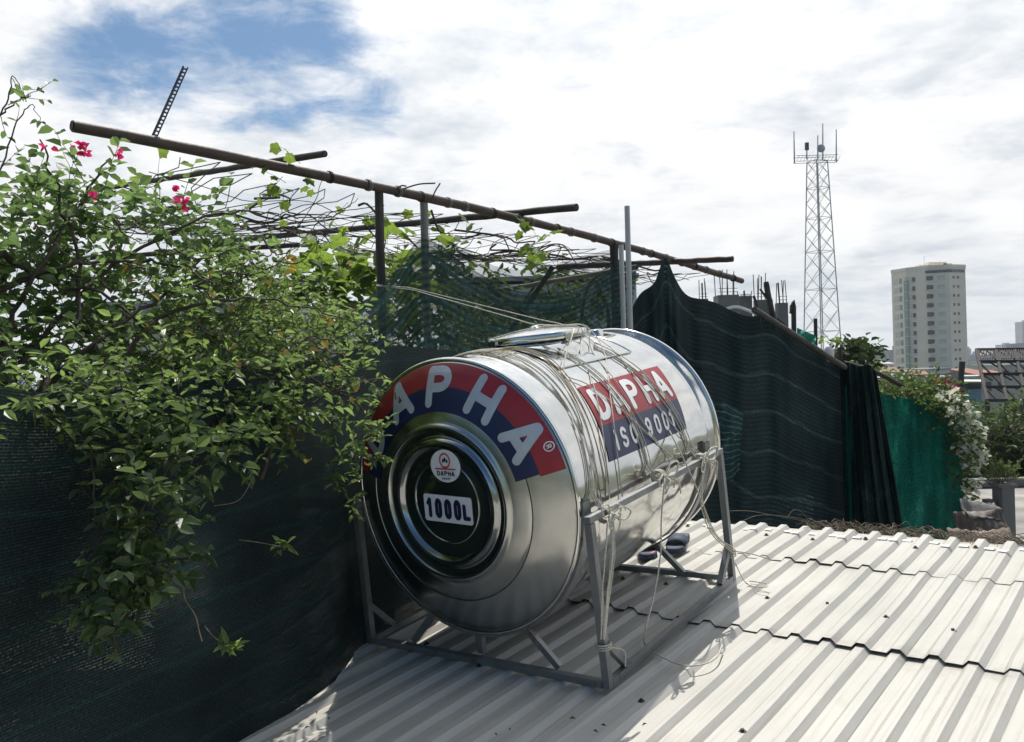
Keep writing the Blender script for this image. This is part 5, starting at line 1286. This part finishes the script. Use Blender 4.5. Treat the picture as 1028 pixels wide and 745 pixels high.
mb = MB(); mb.tube([base + Vector((-0.1 * hw_, 0, btop)), base + Vector((-0.1 * hw_, 0, btop + 5.5))], 0.08, 5); obj('mast', mb, M['tower'], ap)

# ============================================================ TOWN
bh = P(978, 393, 45)
t = thing('blue_house', 'blue walled house with a cream awning roof below the apartment tower', 'house', Vector((bh.x, 47, 0)))
xa, xb = P(951, 390, 45).x, P(985, 390, 45).x; zt2 = P(960, 378, 45).z
mb = MB(); mb.box(((xa + xb) / 2, 47, zt2 / 2), ((xb - xa) / 2, 0, 0), (0, 2, 0), (0, 0, zt2 / 2)); obj('wall', mb, M['bluewall'], t)
mb = MB(); a0, a1 = P(966, 386, 44), P(989, 386, 44)
mb.quad(P(965, 376.5, 47), P(982, 376.5, 47), P(989, 383, 44), P(968, 383, 44)); mb.quad(P(968, 384.2, 44), P(989, 384.2, 44), P(982, 377.7, 47), P(965, 377.7, 47)); mb.quad(P(968, 383, 44), P(989, 383, 44), P(989, 384.2, 44), P(968, 384.2, 44)); obj('roof', mb, M['cream'], t)
mb = MB(); mb.quad(P(951, 380, 44.9), P(958, 374.5, 44.9), P(965, 380, 44.9)); mb.quad(P(951, 380, 47), P(965, 380, 47), P(958, 374.5, 47)); mb.quad(P(951, 380, 44.9), P(951, 380, 47), P(958, 374.5, 47), P(958, 374.5, 44.9)); mb.quad(P(958, 374.5, 44.9), P(958, 374.5, 47), P(965, 380, 47), P(965, 380, 44.9)); obj('gable', mb, M['bluewall'], t)
mb = MB(); mb.box(P(977, 388, 44.95), (0.42, 0, 0), (0, 0.03, 0), (0, 0, 0.13)); obj('window', mb, M['glass'], t)
# steel truss frame
tf = thing('steel_truss', 'rust dark steel truss frame standing behind the trees at the right edge', 'steel frame', Vector((P(1005, 390, 40).x, 41, 0)))
mb = MB()
def TP(s, q): # s along, q down the slope
    a = P(980, 351, 42).lerp(P(1075, 350, 42), s); b = P(991, 402, 39).lerp(P(1090, 402, 39), s); return a.lerp(b, q)
for k in range(5):
    q = k / 4; mb.bar(TP(0, q), TP(1, q), 0.14, 0.14)
for k in range(6):
    s = k / 5; mb.bar(TP(s, 0), TP(s, 1.0), 0.13, 0.13); g = TP(s, 1.0); mb.bar(g, Vector((g.x, g.y, 0)), 0.15, 0.15)
obj('chord', mb, M['truss'], tf)
mb = MB()
for k in range(10):
    for j in range(4):
        s0, s1 = k / 10, (k + 1) / 10; mb.bar(TP(s0, j / 4), TP(s1, (j + 1) / 4) if (k + j) % 2 else TP(s1, j / 4).lerp(TP(s1, (j + 1) / 4), 0.5), 0.07, 0.07)
for k in range(42): mb.bar(TP(k / 41, 0.0) + Vector((0, 0, 0.05)), TP(k / 41, 0.22) + Vector((0, 0, 0.05)), 0.06, 0.05)
obj('web', mb, M['truss'], tf)
mb = MB(); mb.quad(TP(0.0, 0.42) + Vector((0, 0.2, 0)), TP(1.0, 0.42) + Vector((0, 0.2, 0)), TP(1, 0.95) + Vector((0, 0.2, 0)), TP(0.0, 0.95) + Vector((0, 0.2, 0))); 
# mid distance houses and far blocks
def house_box(x0, x1, ytop, dp, depth, wall, roof, label, pitched=True, group=None, name='town_house', cat='house'):
    a, b = P(x0, ytop, dp), P(x1, ytop, dp); z = a.z; cx = (a.x + b.x) / 2; hw = abs(b.x - a.x) / 2
    t = thing(name, label, cat, Vector((cx, dp + depth / 2, 0)), group)
    rh = min(hw, depth / 2) * 0.35 if pitched else 0.3
    mb = MB(); mb.box((cx, dp + depth / 2, (z - rh) / 2), (hw, 0, 0), (0, depth / 2, 0), (0, 0, (z - rh) / 2)); obj('wall', mb, M[wall], t)
    mb = MB(); zz = z - rh + 0.02
    if pitched:
        y0_, y1_, ym = dp - 0.3, dp + depth + 0.3, dp + depth / 2; xl, xr = cx - hw - 0.3, cx + hw + 0.3
        mb.quad((xl, y0_, zz), (xr, y0_, zz), (xr, ym, z), (xl, ym, z)); mb.quad((xl, ym, z), (xr, ym, z), (xr, y1_, zz), (xl, y1_, zz)); mb.quad((xl, y0_, zz), (xl, ym, z), (xl, y1_, zz)); mb.quad((xr, y0_, zz), (xr, y1_, zz), (xr, ym, z))
    else: mb.box((cx, dp + depth / 2, zz + rh / 2), (hw * 1.03, 0, 0), (0, depth / 2 * 1.03, 0), (0, 0, rh / 2))
    obj('roof', mb, M[roof], t)
    me0 = None; nwin = max(2, min(5, int(hw)))
    for k in range(nwin):
        wx = cx - hw + 2 * hw * (k + 0.5) / nwin
        if me0 is None:
            mb = MB(); mb.box((wx, dp - 0.03, z - rh - 1.5), (hw / nwin * 0.5, 0, 0), (0, 0.04, 0), (0, 0, 0.6)); me0 = obj('window', mb, M['glass'], t); wx0 = wx
        else:
            o = me0.copy(); C.objects.link(o); o.parent = t; o.location = me0.location + Vector((wx - wx0, 0, 0))
    return t
TOWN = [(884, 912, 369, 90, 8, 'banner', 'brownroof', 'white house with a rust brown roof left of the apartment tower foot', True),
        (872, 892, 376, 70, 8, 'housewall', 'greyroof', 'small grey roofed house just above the creeper leaves', True),
        (910, 936, 372, 120, 10, 'housewall', 'redroof', 'red roofed house in front of the apartment tower', True),
        (932, 954, 370, 130, 9, 'banner', 'greyroof', 'pale flat roofed house at the right foot of the apartment tower', False),
        (966, 984, 370, 150, 10, 'banner', 'brownroof', 'distant white house behind the blue house', True),
        (940, 962, 378, 80, 8, 'cream', 'greyroof', 'cream house with grey roof left of the blue house', True),
        (984, 1012, 372, 110, 10, 'housewall', 'redroof', 'tan house with red roof glimpsed through the truss', True),
        (1004, 1040, 366, 170, 12, 'housewall', 'greyroof', 'tan block with grey roof far behind the truss', False),
        (868, 884, 362, 240, 10, 'banner', 'redroof', 'far white house with red roof left of the tower', True),
        (886, 899, 363, 330, 20, 'greyroof', 'greyroof', 'long grey shed roof far left of the tower', True)]
for x0, x1, yt, dp, dd, w, r, lb, pt in TOWN: house_box(x0, x1, yt, dp, dd, w, r, lb, pt)
FAR = [(876, 884, 351, 900, 'small far hazy tower block at the left of the skyline'), (888, 893, 357, 1000, 'tiny far hazy block between the creeper and the tower'), (970, 975, 350, 1100, 'narrow far hazy block right beside the apartment tower'), (976, 981, 355, 1000, 'low far hazy block between tower and truss'),
       (1006, 1018, 346, 1200, 'widest far hazy block above the truss'), (1026, 1038, 323, 1200, 'tall far blue grey tower cut by the right edge'), (852, 862, 358, 900, 'far hazy low block above the fence creeper')]
for x0, x1, yt, dp, lb in FAR:
    a, b = P(x0, yt, dp), P(x1, yt, dp); hw = (b.x - a.x) / 2; cx = (a.x + b.x) / 2
    t = thing('distant_block', lb, 'building', Vector((cx, dp + hw, 0)), 'far skyline blocks')
    mb = MB(); mb.box((cx, dp + hw, a.z / 2), (hw, 0, 0), (0, hw, 0), (0, 0, a.z / 2)); obj('wall', mb, M['skyblock'], t)
    mb = MB(); mb.box((cx + hw * 0.2, dp + hw, a.z + 1.2), (hw * 0.4, 0, 0), (0, hw * 0.4, 0), (0, 0, 1.25)); obj('roof_room', mb, M['skyblock'], t)
# far low town as one mass
rg = random.Random(140); mb = MB()
for k in range(900):
    dp = rg.uniform(350, 1600); x = rg.uniform(-0.85, 0.85) * dp; h = rg.uniform(5, 11) + (rg.random() ** 8) * 14; w = rg.uniform(4, 11)
    mb.box((x, dp, h / 2), (w, 0, 0), (0, rg.uniform(4, 10), 0), (0, 0, h / 2))
solo('far_town', mb, mat('far town walls', (0.33, 0.35, 0.36), 0.9, 0, 0.5, 0.02), 'low hazy town roofs spreading to the skyline', 'town', kind='stuff', loc=(0, 900, 0))

# ------------------------------------------------------------ trees
def tree(x, ytop, ybot_crown, dp, rx, label, lm_='leaf_far', n=220, seed=1, name='broadleaf_tree', leafsz=(0.18, 0.32)):
    rg = random.Random(seed); base = Vector((P(x, 400, dp).x, dp, 0)); top = P(x, ytop, dp).z; bot = P(x, ybot_crown, dp).z; r = rx / F * dp
    t = thing(name, label, 'tree', base); lm, bm = MB(), MB()
    cz = (top + bot) / 2
    bm.tube(wob_path([base, base + Vector((0.1, 0, bot * 0.6)), base + Vector((0, 0.1, cz))], 5), [0.22, 0.21, 0.20, 0.19, 0.18, 0.17, 0.15, 0.13, 0.11, 0.09, 0.06], 8)
    nb = max(7, int(n / 22))
    for k in range(nb):
        a = rg.uniform(0, 6.28); q = rg.uniform(0.3, 1.0); z = bot + (top - bot) * rg.uniform(0.08, 0.92); prof_ = math.sqrt(max(0.05, 1 - ((z - cz) / ((top - bot) / 2)) ** 2))
        c = base + Vector((math.cos(a) * r * q * prof_, math.sin(a) * r * q * prof_, z)); br = r * rg.uniform(0.22, 0.42)
        bm.tube(wob_path([base + Vector((0, 0, max(1, bot + (z - bot) * 0.3))), (base + c) / 2 + Vector((0, 0, z / 2)), c], 3), [0.09, 0.08, 0.07, 0.06, 0.05, 0.04, 0.02], 5)
        sprays(rg, lm, bm, c, (br, br, br * 0.75), int(n / nb), leafsz, 0.5, (0.4, 1.0), 0.4, gap=0.14, twr=0.01)
    obj('crown', lm, M[lm_], t); obj('trunk', bm, M['bark'], t, True)
tree(1010, 424, 505, 17, 28, 'dark broad tree nearest the right edge beyond the terrace', 'leaf_far', 420, 1, leafsz=(0.09, 0.17))
tree(985, 438, 490, 22, 24, 'dark tree between the white flowers and the broad tree', 'leaf_far', 360, 2, leafsz=(0.11, 0.2))
tree(1034, 408, 470, 26, 26, 'mid green tree cut by the right edge beside the truss', 'leaf_far2', 360, 3, leafsz=(0.12, 0.22))
tree(958, 436, 470, 30, 18, 'dark tree just behind the white flowering bush', 'leaf_far', 200, 4)
tree(852, 338, 400, 34, 11, 'small dark round tree poking above the black net', 'leaf_far', 160, 5, leafsz=(0.22, 0.4))
tree(866, 349, 400, 36, 8, 'smaller dark tree beside the round one above the net', 'leaf_far', 90, 6, leafsz=(0.22, 0.4))
tree(904, 382, 420, 40, 16, 'light green tree below the foot of the apartment tower', 'leaf_far2', 160, 7, leafsz=(0.25, 0.4))
tree(930, 388, 430, 36, 14, 'mid green tree in front of the cream house', 'leaf_far2', 140, 8, leafsz=(0.25, 0.4))
tree(1000, 424, 470, 34, 16, 'dark tree standing below the steel truss', 'leaf_far', 200, 9, leafsz=(0.22, 0.36))

hzm = bpy.data.materials.new('thin air haze'); hzm.use_nodes = True; hn = hzm.node_tree
hn.nodes.remove(hn.nodes['Principled BSDF']); pv = hn.nodes.new('ShaderNodeVolumePrincipled')
pv.inputs['Color'].default_value = (0.86, 0.92, 1.0, 1); pv.inputs['Density'].default_value = 0.00022; pv.inputs['Anisotropy'].default_value = 0.2
hn.links.new(pv.outputs['Volume'], hn.nodes['Material Output'].inputs['Volume'])
mb = MB(); mb.box((0, 780, 33), (1500, 0, 0), (0, 1000, 0), (0, 0, 34.5))
solo('haze', mb, hzm, 'thin pale haze over the town', 'haze', kind='stuff')
# ============================================================ GROUND, SKY, SUN, CAMERA
mb = MB(); mb.quad((-6000, -3000, 0), (6000, -3000, 0), (6000, 9000, 0), (-6000, 9000, 0))
setp(obj('ground', mb, M['ground'], loc=(0, 0, 0)), 'city ground far below the roof', 'ground', kind='structure')

SUN = Vector((0.068, 0.602, 1.056)).normalized()
sl = bpy.data.lights.new('sun', 'SUN'); sl.energy = 5.0; sl.angle = math.radians(0.55); sl.color = (1.0, 0.955, 0.88)
so = bpy.data.objects.new('sun', sl); C.objects.link(so); so.rotation_mode = 'QUATERNION'; so.rotation_quaternion = SUN.to_track_quat('Z', 'Y'); so.location = (0, 0, 40)

w = bpy.data.worlds.new('World'); scene.world = w; w.use_nodes = True; nt = w.node_tree; Lk = nt.links
bg = nt.nodes['Background']; bg.inputs['Strength'].default_value = 0.05
sky = nt.nodes.new('ShaderNodeTexSky'); sky.sky_type = 'NISHITA'; sky.sun_disc = False
sky.sun_elevation = math.asin(SUN.z); sky.sun_rotation = math.atan2(SUN.x, SUN.y)
tc = N(nt, 'ShaderNodeTexCoord'); D = tc.outputs['Generated']
sep = N(nt, 'ShaderNodeSeparateXYZ'); Lk.new(D, sep.inputs[0])
def math_(op, a, b=None, clamp=False):
    n = N(nt, 'ShaderNodeMath', operation=op, use_clamp=clamp)
    for k, v in enumerate((a, b)):
        if v is None: continue
        if isinstance(v, (int, float)): n.inputs[k].default_value = v
        else: Lk.new(v, n.inputs[k])
    return n.outputs[0]
zc = math_('MAXIMUM', sep.outputs['Z'], 0.0); den = math_('ADD', zc, 0.14)
cmb = N(nt, 'ShaderNodeCombineXYZ'); Lk.new(math_('DIVIDE', sep.outputs['X'], den), cmb.inputs[0]); Lk.new(math_('DIVIDE', sep.outputs['Y'], den), cmb.inputs[1])
def noise(scale, detail, rough, off=(0, 0, 0), dist=0.0):
    mp = N(nt, 'ShaderNodeMapping'); mp.inputs['Location'].default_value = off; Lk.new(cmb.outputs[0], mp.inputs['Vector'])
    n = N(nt, 'ShaderNodeTexNoise', Scale=scale, Detail=detail, Roughness=rough, Distortion=dist); Lk.new(mp.outputs['Vector'], n.inputs['Vector']); return n.outputs['Fac']
def lobe(px, py, k):
    d = ray(px, py).normalized()
    dp = N(nt, 'ShaderNodeVectorMath', operation='DOT_PRODUCT'); Lk.new(D, dp.inputs[0]); dp.inputs[1].default_value = d
    # exp(-(1-dot)*k)
    return math_('POWER', 2.718, math_('MULTIPLY', math_('SUBTRACT', dp.outputs['Value'], 1.0), k))
n1 = noise(1.5, 9, 0.58, (3.1, 1.7, 0), 0.25)
n2 = noise(5.5, 9, 0.62, (0.4, 5.2, 2), 0.3)
cov = math_('ADD', math_('MULTIPLY', n1, 0.7), math_('MULTIPLY', n2, 0.60))
cov = math_('ADD', cov, 0.225)
blue = math_('ADD', math_('ADD', math_('MULTIPLY', lobe(225, 40, 150), 0.36), math_('MULTIPLY', lobe(335, 35, 420), 0.20)), math_('ADD', math_('MULTIPLY', lobe(95, 45, 420), 0.24), math_('MULTIPLY', lobe(385, 100, 900), 0.26)))
blue = math_('ADD', blue, math_('MULTIPLY', lobe(300, 100, 600), 0.10))
cov = math_('SUBTRACT', cov, blue)
# fewer clouds behind the camera and to the sides
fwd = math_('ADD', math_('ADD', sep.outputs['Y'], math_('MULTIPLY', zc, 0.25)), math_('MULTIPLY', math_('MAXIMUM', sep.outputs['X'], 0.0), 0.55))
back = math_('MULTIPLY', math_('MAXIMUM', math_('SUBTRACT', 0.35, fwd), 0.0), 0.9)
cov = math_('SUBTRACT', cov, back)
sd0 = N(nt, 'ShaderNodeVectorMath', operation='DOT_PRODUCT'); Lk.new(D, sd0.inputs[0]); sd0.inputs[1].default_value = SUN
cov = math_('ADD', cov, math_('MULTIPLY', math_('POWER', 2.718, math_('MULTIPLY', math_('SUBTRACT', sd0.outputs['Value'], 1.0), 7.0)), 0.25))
cr = ramp(nt, [(0.47, (0, 0, 0)), (0.77, (1, 1, 1))]); cr.color_ramp.interpolation = 'EASE'; Lk.new(cov, cr.inputs['Fac'])
# cloud brightness
n3 = noise(3.0, 10, 0.62, (7.7, 2.3, 1), 0.15); n4 = noise(1.1, 5, 0.5, (1.2, 8.8, 4), 0.2)
sh_ = math_('ADD', math_('MULTIPLY', n3, 0.65), math_('MULTIPLY', n4, 0.5))
n5 = noise(9.0, 6, 0.6, (2.2, 0.3, 3), 0.1)
puff = None
for px_, py_, k_, a_ in ((872, 139, 3200, 0.30), (850, 224, 3000, 0.28), (843, 250, 5000, 0.18), (735, 252, 5000, 0.2), (1015, 225, 3500, 0.22)):
    q_ = math_('MULTIPLY', lobe(px_, py_, k_), a_); puff = q_ if puff is None else math_('ADD', puff, q_)
sh_ = math_('ADD', sh_, math_('MULTIPLY', puff, math_('MULTIPLY', n5, 1.9)))
cc = ramp(nt, [(0.41, (0.60, 0.655, 0.72)), (0.51, (0.79, 0.83, 0.875)), (0.59, (0.97, 0.98, 0.995)), (0.75, (1.12, 1.12, 1.11))]); Lk.new(sh_, cc.inputs['Fac'])
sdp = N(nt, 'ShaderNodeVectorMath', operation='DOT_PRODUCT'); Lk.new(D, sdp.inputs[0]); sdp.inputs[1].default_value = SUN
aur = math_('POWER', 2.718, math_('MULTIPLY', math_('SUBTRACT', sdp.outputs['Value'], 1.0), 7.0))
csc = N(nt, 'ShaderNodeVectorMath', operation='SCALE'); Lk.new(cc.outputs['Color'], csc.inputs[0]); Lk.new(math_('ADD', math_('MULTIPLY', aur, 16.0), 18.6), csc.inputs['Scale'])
# paler and greyer towards the horizon
hz = ramp(nt, [(0.0, (1, 1, 1)), (0.22, (0, 0, 0))]); Lk.new(zc, hz.inputs['Fac'])
hm = N(nt, 'ShaderNodeMixRGB'); Lk.new(math_('MULTIPLY', hz.outputs['Color'], 0.55), hm.inputs['Fac']); Lk.new(csc.outputs[0], hm.inputs['Color1']); hm.inputs['Color2'].default_value = (13.2, 14.4, 15.4, 1)
mx = N(nt, 'ShaderNodeMixRGB'); Lk.new(cr.outputs['Color'], mx.inputs['Fac']); skt = N(nt, 'ShaderNodeMixRGB', blend_type='MULTIPLY'); skt.inputs['Fac'].default_value = 1; Lk.new(sky.outputs['Color'], skt.inputs['Color1']); skt.inputs['Color2'].default_value = (1.25, 1.62, 1.85, 1); Lk.new(skt.outputs['Color'], mx.inputs['Color1']); Lk.new(hm.outputs['Color'], mx.inputs['Color2'])
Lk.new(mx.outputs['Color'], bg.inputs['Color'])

cam = bpy.data.cameras.new('camera'); cam.sensor_width = 36; cam.lens = F / 1028 * 36; cam.clip_start = 0.05; cam.clip_end = 20000
co = bpy.data.objects.new('camera', cam); C.objects.link(co)
right = Vector((1 / n_, 0, -ROLL / n_)); upv = Vector((ROLL / n_, 0, 1 / n_))
# image x axis in world, image up in world
right = Vector((XW[0], 0, UPW[0])); upv = -Vector((XW[1], 0, UPW[1])); back_ = Vector((0, -1, 0))
co.matrix_world = Matrix(((right.x, upv.x, back_.x, CAM.x), (right.y, upv.y, back_.y, CAM.y), (right.z, upv.z, back_.z, CAM.z), (0, 0, 0, 1)))
scene.camera = co
vs = scene.view_settings; vs.view_transform = 'Standard'; vs.look = 'None'; vs.exposure = 0.0; vs.gamma = 1.0; vs.use_curve_mapping = False
scene.render.engine = 'CYCLES'
scene.cycles.transparent_max_bounces = 16
scene.cycles.max_bounces = 8
